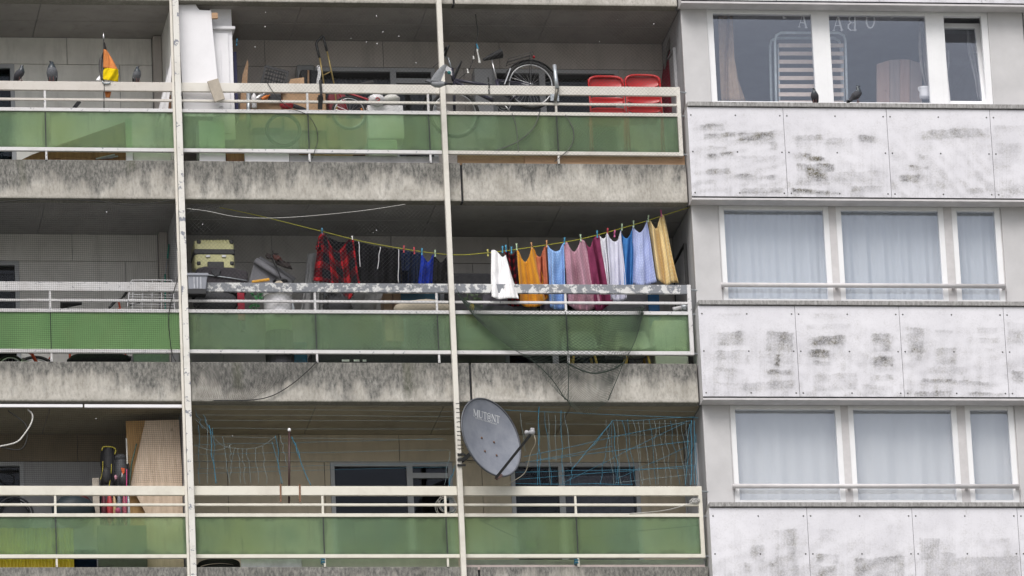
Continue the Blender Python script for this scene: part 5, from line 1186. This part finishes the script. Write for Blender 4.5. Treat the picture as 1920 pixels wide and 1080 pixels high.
# ------------------------------------------------------------------ middle storey, suitcase corner
M_cream = plain('cream_shell', (.50, .48, .25), .35, .06, 6)
su = thing('suitcase', 'cream hard shell suitcase with black band lying on the dark suitcase', 'suitcase'); SY = .42
def rbox(m_, r, Y0, Y1): return pbox(m_, *r, Y0, Y1)
m_ = MB(); rbox(m_, (364.5, 448.5, 440, 507), SY, SY+.4); m_.build('shell', M_cream, su, bevel=.045)
m_ = MB(); rbox(m_, (363.6, 466, 440.8, 477.5), SY-.008, SY+.41); m_.build('band', M_black, su, bevel=.02)
for i in range(9):
    m_ = MB(); rbox(m_, (377+i*6, 449.2, 380+i*6, 456), SY-.006, SY+.38); m_.build('rib', M_cream, su, bevel=.006)
for x in (386, 416):
    m_ = MB(); rbox(m_, (x, 478, x+8, 482), SY-.018, SY+.01); m_.build('latch', M_chrome, su, bevel=.003)
m_ = MB(); rbox(m_, (389, 490, 420, 503), SY-.014, SY+.02); m_.build('handle_recess', M_black, su, bevel=.012)
for x, y in ((369, 489), (431, 489), (369, 449), (430, 449)):
    m_ = MB(); rbox(m_, (x, y, x+8, y+8), SY-.012, SY+.06); m_.build('corner_guard', M_black, su, bevel=.018)
s2 = thing('suitcase', 'dark soft suitcase lying flat under the cream suitcase', 'suitcase')
m_ = MB().slab(WW([(368, 503), (385, 498), (440, 501), (466, 508), (464, 545), (366, 545)], .36), .45); m_.build('body', plain('dark_plum_fabric', (.030, .026, .032), .85, .3, 40), s2, bevel=.03)
MB().tube(WW([(378, 515), (392, 516), (430, 521), (462, 526)], .345), .008, 6).build('zip_piping', M_steel, s2, True)
MB().slab(WW([(396, 505), (414, 505), (411, 516), (404, 519), (397, 512)], .33), .03).build('strap', M_dark, s2, bevel=.006)
for x in (372, 455):
    m_ = MB(); pbox(m_, x-4, 545, x+4, 620, .40, .46); m_.build('support_foot', M_black, s2)
bu = thing('planter_box', 'grey plastic planter box hanging over the end of the flaking rail', 'planter')
def taper(m_, x0, x1, y0, xb0, xb1, y1, Y0, Y1, Yb0, Yb1):
    q = [W(x0, y0, Y0), W(x1, y0+.5, Y0), W(x1, y0+.5, Y0)+Vector((0, Y1-Y0, 0)), W(x0, y0, Y0)+Vector((0, Y1-Y0, 0)), W(xb0, y1, Yb0), W(xb1, y1+.5, Yb0), W(xb1, y1+.5, Yb0)+Vector((0, Yb1-Yb0, 0)), W(xb0, y1, Yb0)+Vector((0, Yb1-Yb0, 0))]
    return m_.add(q, [(0, 1, 2, 3), (4, 7, 6, 5), (0, 4, 5, 1), (1, 5, 6, 2), (2, 6, 7, 3), (3, 7, 4, 0)])
M_plant = plain('grey_blue_plastic', (.25, .26, .30), .45, .06, 6)
m_ = MB(); taper(m_, 352.5, 389, 515, 354, 385.5, 544, -.11, .06, -.10, .04); m_.build('body', M_plant, bu, bevel=.008)
m_ = MB(); pbox(m_, 351, 511.5, 391, 516.5, -.125, .07); m_.build('rim', M_plant, bu, bevel=.006)
for x in (363, 369, 375.5):
    m_ = MB(); pbox(m_, x, 519, x+2.4, 541, -.117, -.09); m_.build('rib', plain('pale_grey_plastic', (.42, .43, .47), .45), bu, bevel=.003)
m_ = MB(); pbox(m_, 352.5, 541, 387, 551, -.112, .05); m_.build('drip_tray', M_black, bu, bevel=.006)
# rolled mat
C_mat = plain('grey_foam_mat', (.19, .19, .21), .9, .1, 20)
m_ = MB().slab(WW([(478, 486), (466, 530), (470, 545), (530, 545), (545, 528)], .62), .10)
rm = m_.build('folded_mat', C_mat, None, bevel=.02); tag(rm, 'thick grey foam mat folded over behind the rail', 'mat')
MB().tube([W(479, 488, .60), W(510, 508, .58), W(546, 531, .58)], .055, 12, flat=.7).build('folded_edge', C_mat, rm, True)
MB().tube([W(486, 485, .72), W(515, 503, .70), W(552, 526, .70)], .05, 12, flat=.7).build('rolled_edge', C_mat, rm, True)
pl = thing('dried_plant', 'dried plant with blackish red leaves on a dark stalk behind the grey mat', 'plant')
MB().tube(curve([(527, 522), (521, 508), (514, 494), (509, 480)], .5, 14), .008, 6).tube(curve([(520, 504), (516, 490), (511, 470)], .5, 10), .005, 5).build('stalk', M_black, pl, True)
M_leaf = plain('withered_leaf', (.022, .014, .014), .8, .5, 40); M_leafr = plain('withered_red_leaf', (.07, .02, .016), .8, .4, 40)
rl_ = random.Random(5)
for x0, y0, x1, y1, w, mt in ((519, 487, 548, 505, .05, 0), (512, 478, 530, 492, .05, 1), (498, 478, 514, 486, .04, 0), (510, 480, 522, 476, .035, 0), (516, 490, 538, 496, .05, 0), (508, 486, 500, 474, .03, 0), (512, 482, 526, 484, .045, 1), (530, 494, 546, 500, .05, 0)):
    a, b = W(x0, y0, .5), W(x1, y1, .5+rl_.uniform(-.05, .05)); d = (b-a); n_ = Vector((-d.z, 0, d.x)).normalized(); P = []
    for i in range(6):
        t_ = i/5; c = a+d*t_; ww = w*math.sin(math.pi*min(.98, t_*.9+.08)); P.append([c+n_*ww+Vector((0, .02*math.sin(4*t_), 0)), c+Vector((0, -.012, 0)), c-n_*ww+Vector((0, .02*math.cos(5*t_), 0))])
    MB().grid(P).build('leaf', M_leafr if mt else M_leaf, pl, True, solid=.002)
tag(MB().lathe(Vector((W(526, 540, .5).x, .5, W(526, 560, .5).z)), [(.07, 0), (.09, .22), (.10, .23), (.10, .25)], (0, 0, 1), 14).build('plant_pot', M_black), 'black pot of the dried plant, hidden behind the rail', 'pot').parent = pl
for k in ('label', 'category'):
    o_ = [c for c in pl.children if c.name.startswith('plant_pot')][0]
    if k in o_: del o_[k]
tag(MB().beam(W(472, 529, .16), W(505, 524, .16), .035, .04).build('yellow_tool', plain('yellow_tool_plastic', (.62, .30, .01), .4), bevel=.008), 'yellow orange tool lying on the rail behind the net', 'tool')
sack('paper_bag', 'crumpled pale paper bag next to the yellow tool', 514, 527, 532, 540, .3, plain('beige_paper', (.46, .40, .32), .8, .2, 30), 8, d=.08)
bk = thing('bucket', 'white plastic bucket standing behind the rails below the grey mat', 'bucket')
p = W(523, 625, .25); MB().lathe(p, [(.165, 0), (.185, .30), (.193, .55), (.20, .56), (.20, .58)], (0, 0, 1), 22).build('body', M_white, bk, True)
MB().ring(p+Vector((0, 0, .50)), .197, .008, (0, 0, 1), 24).build('rim', M_offwhite, bk, True)
p0 = Vector((p.x, p.y, Z(1, -1.395))); MB().lathe(p0, [(.19, 0), (.19, p.z-p0.z)], (0, 0, 1), 16).build('stand', M_dark, bk)
sack('dark_bag', 'black bags stuffed behind the rails under the suitcases', 362, 548, 448, 590, .3, M_dark, 9)
pb('red_board', 'narrow red board between black bags and green plant', 'board', (446, 546, 459, 600), .2, .24, plain('crimson_board', (.36, .008, .03), .45), .004)
gp = thing('artificial_plant', 'bright green artificial plant between the red board and the white bucket', 'plant')
for i in range(22):
    x, y = rl_.uniform(472, 492), rl_.uniform(547, 578); a = W(x, y, .22+rl_.uniform(-.03, .06)); ang = rl_.uniform(0, 6.28); d = Vector((math.cos(ang), rl_.uniform(-.4, .4), math.sin(ang)))*.05; n_ = Vector((-d.z, .01, d.x))*.45
    MB().add([a, a+d*.5+n_, a+d, a+d*.5-n_], [(0, 1, 2, 3)]).build('leaf', plain('plastic_leaf_green', (.015, .16, .04), .5, .4, 30), gp, solid=.002)
MB().tube(curve([(482, 600), (481, 575), (484, 548)], .24, 10), .006, 5).build('stem', MATS['plastic_leaf_green'], gp, True)
C_pale = cloth_plain('pale_grey_sheet', (.36, .36, .37))
garment('grey_sheet', 'pale grey sheet hanging against the wall beside the plaid shirt', 'sheet', [(577, 476), (590, 474), (604, 476)], [(562, 600), (585, 602), (606, 600)], .95, C_pale, 31, .03, 8)
garment('grey_sheet', 'pale grey sheet hanging low behind the plaid shirt', 'sheet', [(655, 540), (700, 542), (721, 540)], [(655, 600), (700, 602), (722, 600)], .9, C_pale, 32, .02, 8)
r_ = random.Random(77); sh = MB()
for i in range(260):
    a = W(r_.uniform(606, 661), r_.uniform(549, 590), .34+r_.uniform(-.06, .06)); d = Vector((r_.uniform(-1, 1), r_.uniform(-1, .3), r_.uniform(-.6, 1))).normalized()*r_.uniform(.03, .06); n_ = d.cross(Vector((0, 1, 0))).normalized()*.008
    sh.add([a-n_, a+n_, a+d], [(0, 1, 2)])
sh2 = sack('shaggy_rug', 'black shaggy rug bundled under the plaid shirt', 608, 550, 660, 600, .38, M_dark, 10, 'rug')
f_ = sh.build('tufts', M_rubber, sh2); f_['kind'] = 'stuff'
pb('wooden_chest', 'brown wooden chest behind the rails under the navy laundry', 'chest', (721, 548, 737, 640), .60, .9, M_tan, .006)
pb('wooden_chest', 'brown wooden box beside the wooden chest', 'box', (739, 546, 756, 640), .55, .9, M_tan, .006)
pb('blue_board', 'petrol blue board lying behind the rails under the navy laundry', 'board', (752, 547, 822, 566), .5, .54, plain('petrol_blue_board', (.01, .10, .17), .5), .004)
sack('beige_sack', 'beige cloth sack lying behind the rails beside the tall post', 735, 562, 850, 600, .36, plain('beige_sackcloth', (.48, .42, .33), .9, .15, 20), 11, d=.14)
pb('blue_tub', 'blue plastic tub seen under the glass in the suitcase bay', 'tub', (506, 640, 577, 700), .3, .6, plain('blue_tub_plastic', (.01, .09, .22), .4), .03)
tag(MB().slab(WW([(543, 566), (548, 560), (553, 582), (543, 584)], .5), .02).build('grey_lath', M_steel), 'grey slat beside the white bucket', 'slat')
pb('dark_box', 'dark crate on the floor under the glass of the suitcase bay', 'crate', (585, 655, 845, 700), .5, .9, M_dark, .01)
for i, (x0, x1, lb) in enumerate(((641, 655, 'small white tag on the dark crate, the wider one'), (663, 674, 'small white tag on the dark crate, in the middle'), (680, 687, 'small white tag on the dark crate, beside the baluster foot'))):
    pb('paper_tag', lb, 'tag', (x0, 674, x1, 678), .48, .49, M_white, .001)

# ------------------------------------------------------------------ middle storey, towel balcony
pb('grey_sofa', 'dark grey sofa back behind the rail between post and white towel', 'sofa', (845, 511, 968, 640), .75, 1.3, plain('charcoal_upholstery', (.05, .05, .055), .9, .2, 30), .04)
vp = thing('potted_plant', 'small leafy plant with a yellow bag beside the tall post', 'plant')
for i in range(34):
    x, y = rl_.uniform(866, 905), rl_.uniform(545, 580); a = W(x, y, .2+rl_.uniform(-.03, .1)); ang = rl_.uniform(0, 6.28); d = Vector((math.cos(ang), rl_.uniform(-.4, .4), math.sin(ang)))*.05; n_ = Vector((-d.z, .01, d.x))*.4
    MB().add([a, a+d*.5+n_, a+d, a+d*.5-n_], [(0, 1, 2, 3)]).build('leaf', plain('dusty_leaf_green', (.035, .06, .025), .7, .5, 30), vp, solid=.002)
MB().tube(curve([(884, 600), (880, 575), (876, 550)], .24, 10), .006, 5).tube(curve([(884, 600), (890, 570), (898, 548)], .24, 10), .006, 5).build('stem', MATS['dusty_leaf_green'], vp, True)
MB().blob(W(885, 576, .15), .035, .03, .05).build('yellow_bag', plain('yellow_bag', (.55, .40, .01), .4), vp, True)
MB().lathe(W(884, 612, .24), [(.07, 0), (.09, .18), (.09, .2)], (0, 0, 1), 12).build('pot', M_brown, vp, True)
garment('dark_blanket', 'dark grey blanket over the sofa seat behind the towels', 'blanket', [(905, 548), (960, 545), (1005, 550)], [(905, 600), (960, 600), (1010, 600)], .6, cloth_plain('dark_grey_blanket', (.09, .085, .10)), 33, .03, 8)
garment('lilac_blanket', 'lilac grey blanket low behind the orange towel', 'blanket', [(1015, 548), (1040, 545), (1060, 548)], [(1012, 600), (1040, 602), (1062, 600)], .62, cloth_plain('lilac_grey_blanket', (.24, .21, .28)), 34, .03, 8)
M_shell = plain('white_chair_shell', (.74, .74, .74), .4, .03); M_beech = wood('beech_leg', (.50, .30, .08), (.60, .40, .14))
def shell_chair(label, xl, xr, Y):
    """moulded shell chair on splayed wooden legs; xl, xr photo x of the front feet where the gap shows them"""
    c = thing('shell_chair', label, 'chair'); xm = (xl+xr)/2; cx = W(xm, 672, Y).x; zf = Z(1, -1.395); zs = zf+.60; P = []
    for i in range(14):
        v = i/13; row = []
        for j in range(13):
            u = j/12*2-1
            if v < .5: y = Y+.02+.42*(v/.5); z = zs-.02*math.sin(math.pi*v*2)+.05*u*u
            else: q = (v-.5)/.5; y = Y+.44+.10*q-.06*u*u; z = zs+.40*q+.05*u*u*(1-q)
            w_ = .235*(1-.25*max(0, v-.75)/.25*abs(u)); row.append((cx+w_*u, y, z))
        P.append(row)
    MB().grid(P).build('shell', M_shell, c, True, solid=.012)
    for sx in (-1, 1):
        for yy, yb in ((.10, -.0), (.34, .46)):
            MB().tube([(cx+.13*sx, Y+yy, zs-.03), (cx+.235*sx, Y+yb, zf)], [.018, .012], 8).build('leg', M_beech, c, True)
    m_ = MB()
    for y in (.05, .40): m_.tube([(cx-.20, Y+y, zf+.18), (cx+.15, Y+y, zs-.04)], .004, 4).tube([(cx+.20, Y+y, zf+.18), (cx-.15, Y+y, zs-.04)], .004, 4)
    m_.build('wire_brace', M_black, c, True)
    return c
shell_chair('white shell chair with splayed wooden legs behind the mauve towel', 1076, 1120, .28)
shell_chair('white shell chair with splayed wooden legs behind the periwinkle towel', 1174, 1222, .30)
pb('blue_board', 'blue board standing behind the rails below the yellow towel', 'board', (1217, 549, 1238, 640), .7, .74, plain('bright_blue_board', (.02, .12, .30), .5), .004)
pb('grey_cabinet', 'grey cabinet behind the rails below the pale towels', 'cabinet', (1140, 553, 1216, 660), .85, 1.2, plain('mid_grey_cabinet', (.28, .28, .32), .6), .01)
tag(MB().tube([W(1262, 580, .12), W(1277, 577, .12)], .028, 12).build('paper_roll', M_white, None, True), 'white paper roll lying on the glass rail near the end post', 'roll')
sack('grey_cloth', 'crumpled grey cloth beside the paper roll', 1274, 568, 1296, 584, .14, M_steel, 12, 'cloth', .05)
pb('pale_box', 'pale box seen through the glass at the end post', 'box', (1228, 600, 1290, 700), .35, .7, M_offwhite, .02)

# ------------------------------------------------------------------ lowest storey, left bay
m_ = MB(); pbox(m_, -12, 757.8, 155, 763, .03, .07); tag(m_.build('cable_duct', M_white), 'white plastic duct strip under the slab edge, ending at a gap', 'duct strip')
m_ = MB(); pbox(m_, 158.5, 758.2, 346, 763.8, .03, .07); tag(m_.build('cable_duct', M_white), 'white plastic duct strip under the slab edge, running to the post', 'duct strip')
tag(MB().slab(WW([(236, 789.5), (276, 788.5), (276, 1030), (244, 1030)], .62), .02).build('pine_board', M_pine), 'yellow pine board with knots behind the plywood panel', 'board')
tag(MB().slab(WW([(272.5, 788.5), (335.5, 787), (341, 880), (345, 1066), (275, 1066), (272, 960), (245, 908)], .48), .025).build('plywood_sheet', M_ply), 'large pale plywood panel leaning beside the post', 'panel')
C_nyl = plain('black_nylon', (.018, .018, .022), .6, .35, 30); C_grn = plain('grey_nylon', (.06, .062, .07), .6, .35, 30)
gb = thing('golf_bag', 'tall black padded bag with yellow piping leaning on the board', 'bag'); P = []
sec = resample([(202, 841), (203, 860), (204, 885), (203, 930), (203, 985)], 16); wdt = (10, 14, 15, 15, 14, 14, 14, 15, 15, 15, 16, 16, 16, 16, 16, 15)
for q, w_ in zip(sec, wdt):
    c = W(q.x, q.y, .58); P.append([c+Vector((w_*U1*math.cos(a)*(1+.05*math.sin(3*a)), .12*math.sin(a), 0)) for a in [2*math.pi*j/18 for j in range(19)]])
m_ = MB().grid(P); m_.add(P[0][:-1], [tuple(range(18))]); m_.build('body', C_nyl, gb, True)
M_pip = plain('yellow_piping', (.50, .42, .04), .5)
MB().tube(curve([(191, 845), (193, 838.5), (202, 837.5), (213, 839), (217, 845), (215, 852)], .46, 20), .008, 6).tube(curve([(193, 865), (192, 885), (188, 900)], .46, 12), .006, 5).tube(curve([(209, 870), (208, 890), (204, 915)], .45, 12), .006, 5).build('piping', M_pip, gb, True)
MB().blob(W(200, 892, .47), .07, .05, .12).build('pocket', C_nyl, gb, True)
bp = thing('backpack', 'dark backpack with orange patch and straps beside the tall black bag', 'backpack')
MB().blob(W(227, 888, .52), .105, .13, .25, 16, 12).blob(W(226, 860, .52), .09, .11, .06).build('body', C_grn, bp, True)
MB().blob(W(232, 900, .42), .07, .06, .11).build('pocket', C_nyl, bp, True)
MB().slab(WW([(227, 877), (234, 878), (233, 886), (230, 890)], .36), .012).build('orange_patch', plain('orange_patch', (.72, .10, .01), .5), bp)
MB().tube(curve([(216, 862), (213, 880), (216, 905)], .42, 12), .014, 6, flat=.4).tube(curve([(240, 868), (243, 885), (240, 908)], .42, 12), .014, 6, flat=.4).build('strap', C_nyl, bp, True)
MB().blob(W(217, 895, .42), .022, .015, .035).build('badge', plain('pink_badge', (.55, .25, .32), .5), bp, True)
MB().tube([W(228, 898, .38), W(231, 880, .37)], .010, 6).build('buckle', M_white, bp, True)
tag(MB().tube([W(256, 832, .42), W(247, 868, .42), W(237, 960, .42)], [.009, .012, .012], 6).build('fishing_rod', plain('dark_green_rod', (.02, .06, .03), .4)), 'dark green rod leaning between backpack and plywood panel', 'rod')
tag(MB().tube([W(237, 822, .40), W(238.5, 870, .40)], .010, 6).build('ski_pole', M_offwhite), 'pale pole leaning in front of the pine board', 'pole')
tag(MB().tube([W(237.5, 880, .36), W(236.5, 1000, .36)], .007, 6).build('ski_pole', plain('pink_pole', (.62, .06, .24), .4)), 'thin pink pole beside the backpack', 'pole')
pb('pale_board', 'pale board standing beside the tall black bag', 'board', (174.5, 896, 187, 1010), .5, .52, plain('pale_grey_wood', (.44, .39, .33), .7), .003)
sack('sports_bag', 'dark sports bag with teal and red panels behind the rails', 97, 930, 178, 990, .45, plain('dark_teal_nylon', (.016, .028, .036), .6, .3, 30), 13, d=.2)
sack('red_bag', 'dark red bag lying behind the sports bag', 135, 928, 172, 975, .7, plain('dark_red_nylon', (.09, .015, .02), .6), 14)
for i, (x0, x1, c, lb) in enumerate(((190, 200, (.10, .015, .025), 'dark red boot among the sports gear'), (200, 212, (.42, .04, .05), 'bright red glove among the sports gear'), (211, 219, (.50, .36, .20), 'tan strip among the sports gear'), (219, 229, (.16, .17, .20), 'grey boot among the sports gear'), (229, 238, (.40, .10, .14), 'pinkish red strip among the sports gear'), (239, 244, (.55, .60, .62), 'pale blue strip among the sports gear'))):
    sack('sports_gear', lb, x0, 928+i % 3, x1, 985, .36, plain('gear_%s' % 'abcdef'[i], c, .6, .3, 30), 40+i, 'sports gear', .06)
sack('pink_ball', 'small pink ball on the rail among the sports gear', 216, 952, 226, 964, .25, plain('pink_ball', (.60, .12, .22), .5), 50, 'ball', .035)
tag(MB().ring(W(28, 965, .8), .24, .014, n=30).ring(W(28, 965, .84), .20, .01, n=30).blob(W(28, 968, .88), .2, .04, .2).build('folding_stool', M_dark, None, True), 'round dark folding seat behind the rails in the netted bay', 'seat')
t = NT('yellow_corrugated_plastic'); t.set(t.ramp(t.noise(8, 4, .6), [(.3, (.62, .46, .03)), (.7, (.74, .58, .06))]), .45)
P = []
for i in range(2):
    P.append([(W(-12+150*j/160, 1030, .13).x, .13+.012*math.sin(j*.9), (W(60, 990, .13).z+.006*math.sin(j*.35), Z(0, -1.39))[i]) for j in range(161)])
tag(MB().grid(P).build('corrugated_sheet', t.m, None, True, solid=.003), 'yellow corrugated plastic sheet standing behind the green glass', 'plastic sheet')
pb('dark_box', 'dark blue box at the foot of the glass beside the corrugated sheet', 'box', (140, 1030, 182, 1090), .3, .6, C_navy, .02)
pb('grey_board', 'grey panel behind the glass beside the plywood', 'panel', (184, 985, 276, 1090), .3, .33, plain('grey_green_panel', (.13, .13, .12), .7), .004)

# ------------------------------------------------------------------ lowest storey, middle and right
bpole = thing('brown_pole', 'thin dark brown pole with white cap standing at the rail among the strings', 'pole')
MB().tube([W(542.5, 806, .08), W(542, 945, .08)], .014, 8).build('shaft', plain('brown_pole_paint', (.045, .02, .02), .4), bpole, True)
MB().lathe(W(542.5, 809, .08), [(.018, 0), (.022, .015), (.02, .035), (.008, .045)], (0, 0, 1), 10).build('cap', M_white, bpole, True)
for x, lb in ((526, 'rusty flat hook over the top rail, left of the brown pole'), (562, 'rusty flat hook over the top rail, right of the brown pole')):
    m_ = MB().beam(W(x, 908, -.008), W(x+.4, 941, -.008), .022, .006).beam(W(x, 908.4, -.01), W(x, 908.4, .06), .022, .006, (0, 0, 1)).beam(W(x, 908.4, .058), W(x, 918, .058), .022, .006)
    m_.beam(W(x+.4, 940, -.012), W(x+.4, 940, .02), .022, .006, (0, 0, 1)); tag(m_.build('rail_hook', plain('rusty_steel', (.20, .10, .06), .8, .4, 30)), lb, 'hook')
for i, (x, y, r_) in enumerate(((838, 944, .125), (842, 948, .10), (836, 950, .14))):
    m_ = MB()
    for k in range(2): m_.ring(W(x+k*1.5, y+k, .12+.02*i), r_-.012*k, .005, (.2*i-.2, 1, .1), 30, 5)
    tag(m_.build('cable_coil', M_stringw if i == 1 else M_rope, None, True), ('loose coil of pale cable beside the tall post, widest loop above', 'loose coil of bluish twine beside the tall post', 'large loose coil of pale cable reaching the glass rail by the tall post')[i], 'cable coil')
m_ = MB()
for k in range(18): m_.ring(Vector((W(410, 1060, .3).x+.01*(k % 3), .45, Z(0, -1.38)+k*.026)), .29-.012*(k % 3), .014, (0, 0, 1), 36, 6)
tag(m_.build('hose_coil', M_rubber, None, True), 'coiled black hose on the floor at the foot of the glass', 'hose')
pb('white_sheet', 'pale plastic sheet propped at the foot of the glass beside the hose', 'sheet', (452, 1046, 566, 1090), .14, .16, plain('lilac_white_plastic', (.60, .60, .64), .5), .004)
pb('white_skirting', 'long pale board at the foot of the glass right of the plastic sheet', 'board', (560, 1046, 860, 1090), .2, .23, plain('pale_skirting', (.52, .50, .46), .7, .1, 8), .003)
pb('white_skirting', 'long pale grey board at the foot of the glass under the dish', 'board', (872, 1049, 1322, 1090), .19, .22, plain('pale_grey_skirting', (.48, .47, .48), .7, .12, 8), .003)
pb('pink_batten', 'pinkish batten along the top of the slab under the dish', 'batten', (872, 1059, 1322, 1068), .06, .09, plain('pinkish_batten', (.50, .42, .40), .7, .15, 8), .003)
pb('glass_sticker', 'small dark plate leaning on the inside of the glass under the dish', 'plate', (987, 1014, 1006, 1028), .032, .037, plain('dark_green_plate', (.02, .05, .03), .5), .001)
polyline_tube('thin_wire', 'thin dark wire slung behind the glass under the dish', 'wire', [(900, 975), (940, 995), (985, 1014), (1003, 1012), (1030, 985), (1040, 968)], .04, .003, M_cable, 30)
polyline_tube('thin_wire', 'thin dark wire curving behind the last glass panel of the lowest balcony', 'wire', [(1082, 1008), (1140, 1004), (1200, 995), (1260, 990), (1312, 984)], .04, .0035, M_cable, 30)
m_ = MB()
for i in range(9): m_.ring(W(1302+rl_.uniform(-6, 8), 939+rl_.uniform(-2, 3), -.01), rl_.uniform(.015, .035), .004, (rl_.uniform(-.6, .6), 1, rl_.uniform(-.6, .6)), 12, 4)
tag(m_.build('twine_knot', M_rope, None, True), 'knot of white twine on the middle rail at the end post', 'twine')
polyline_tube('white_string', 'slack white string along the rails near the end post of the lowest balcony', 'string', [(1180, 963), (1240, 958), (1275, 950), (1300, 941)], -.008, .004, M_rope, 24)
for x, y, lb in ((606, 1053, 'blue string tied round the baluster foot below the hooks'), (1081, 1054, 'blue string tied round the baluster foot under the dish')):
    m_ = MB()
    for k in range(4): m_.ring(W(x, y-4+k*2.4, .025), .028, .006, (0, .2*(k % 2), 1), 10, 4)
    tag(m_.build('string_tie', M_string, None, True), lb, 'string')
m_ = MB()
for i in range(13):
    y = 757+i*8.5; m_.beam(W(855.3+i*.36+(-.8), y+rl_.uniform(-1, 1), -.088), W(866+i*.36, y+rl_.uniform(-2, 2), -.088), .006, .004)
tag(m_.build('twine_wrap', M_cable), 'dark twine wrapped round the tall post beside the dish', 'twine')
polyline_tube('black_cable', 'black cable from the dish clamp to the window behind', 'cable', [(868, 862, -.05), (890, 864, .4), (960, 868, 1.3), (970, 869, 1.48)], 0, .007, M_cable, 20)

# ------------------------------------------------------------------ room behind the top bay window
M_beigec = cloth_plain('beige_drape', (.34, .25, .18))
def drape(name, label, L, R_, Y, mat, seed):
    return tag(MB().grid(ladder(L, R_, Y, 40, 24, .035, seed)).build(name, mat, None, True, solid=.004), label, 'curtain')
drape('beige_drape', 'beige drape swept aside behind the left pane of the top bay window', [(1346, 30), (1349, 120), (1352, 190)], [(1374, 30), (1377, 110), (1384, 150), (1398, 190)], .36, M_beigec, 61)
drape('lace_drape', 'greyish lace drape gathered beside the white jug', [(1723, 40), (1722, 90), (1726, 130), (1738, 172)], [(1728, 35), (1735, 90), (1742, 140), (1746, 172)], .40, cloth_plain('grey_lace', (.30, .28, .27)), 62)
drape('lace_drape', 'thin pale drape behind the tilted sash', [(1812, 50), (1815, 100), (1828, 150), (1834, 190)], [(1816, 50), (1828, 110), (1836, 150), (1840, 190)], .50, cloth_plain('pale_lace', (.42, .42, .44)), 63)
drape('lace_drape', 'gathered pale drape beside the frame of the tilted sash', [(1769, 92), (1772, 120), (1772, 170)], [(1779, 95), (1780, 118), (1773, 170)], .46, MATS['pale_lace'], 64)
bd = thing('folding_bed', 'upright folded guest bed with wooden slats and white tube frame behind the window', 'folding bed'); M_tubew = plain('pale_blue_tube', (.55, .62, .66), .35)
for Y, dx, dy in ((.42, 0, 0), (.62, -9, 10)):
    MB().tube(WW([(1456+dx, 215), (1453+dx, 76+dy), (1455.5+dx, 66+dy), (1464+dx, 61.5+dy), (1572+dx, 61.5+dy), (1582+dx, 66+dy), (1585+dx, 76+dy), (1589+dx, 215)], Y), .018, 8).build('tube_frame', M_tubew, bd, True)
MB().tube(WW([(1462, 210), (1459, 84)], .47), .012, 8).tube(WW([(1583, 210), (1580, 84)], .47), .012, 8).build('slat_rail', M_tubew, bd, True)
M_slat = plain('birch_slat', (.66, .54, .47), .5, .08, 12)
for i in range(9):
    y = 85+i*15.3; m_ = MB().slab(WW([(1460, y-3.6), (1582, y-3.6), (1582, y+3.6), (1460, y+3.6)], .45), .012); m_.build('slat', M_slat, bd)
hbd = thing('headboard', 'wooden headboard of upright planks with arched top behind the right pane', 'headboard')
for i, (a, b, ya, yb) in enumerate(((1644, 1668, 120, 112.5), (1668.6, 1687, 112.3, 111), (1687.6, 1706, 111, 111.6), (1706.6, 1729, 111.8, 119))):
    MB().slab(WW([(a, 200), (a, ya), (b, yb), (b, 200)], .55+.006*(i % 2)), .04).build('plank', (wood('rose_wood_plank', (.27, .18, .155), (.36, .25, .21)), wood('dull_wood_plank', (.21, .17, .16), (.30, .24, .22)))[i % 2] if i < 2 else (MATS['rose_wood_plank'], MATS['dull_wood_plank'])[i % 2], hbd, bevel=.003)
jg = thing('white_jug', 'white curved jug standing on the inner sill', 'jug'); p = W(1735, 184, .24)
MB().lathe(p, [(.075, 0), (.082, .03), (.07, .10), (.072, .13), (.085, .155), (.08, .158)], (0, 0, 1), 18, .7).build('body', M_white, jg, True)
MB().tube(curve([(1725, 172), (1722, 166), (1724, 163)], .26, 8), .010, 6).build('lip', M_white, jg, True)
MB().box(7.25, 11.08, .165, .40, Z(2, -.29), Z(2, -.24)).build('inner_sill', M_pvc, BL)
WN = thing('window_lettering', 'mirrored white serif letters hanging in an arc inside the top bay window', 'lettering')
for ch, x, y, wd, ht_, mir in (('A', 1496, 51, 18, 26, False), ('A', 1561, 58, 20, 28, False), ('B', 1587, 58, 20, 28, True), ('O', 1623, 53, 18, 30, False)):
    letter(ch, lambda a, b, x=x, y=y, wd=wd, ht_=ht_: W(x+a*wd, y-b*ht_+a*(1.5 if x < 1540 else -1.0), .19), 'letter', M_ink, WN, Vector((0, -1, 0)), mir)
for x, y in ((1467, 34), (1669, 33)): MB().slab(WW([(x, y-5), (x+8, y), (x+1, y+2)], .19), .002).build('ornament', M_ink, WN)

# ------------------------------------------------------------------ put every thing's origin at its base
def wverts(o, off):
    off = off + o.location; vs = []
    if o.type == 'MESH': vs += [v.co + off for v in o.data.vertices]
    for c in o.children: vs += wverts(c, off)
    return vs
for o in list(S.objects):
    if o.parent or o.type not in ('MESH', 'EMPTY') or o.name.startswith(('ground', 'apartment_building')): continue
    vs = wverts(o, Vector((0, 0, 0)))
    if not vs: continue
    xs = [v.x for v in vs]; ys = [v.y for v in vs]; zs = [v.z for v in vs]
    b = Vector(((min(xs)+max(xs))/2, (min(ys)+max(ys))/2, min(zs)))
    if o.type == 'MESH':
        if o.data.users > 1: continue
        for v in o.data.vertices: v.co -= b - o.location
        for c in o.children: c.location -= b - o.location
        o.location = b
    else:
        for c in o.children: c.location -= b - o.location
        o.location = b
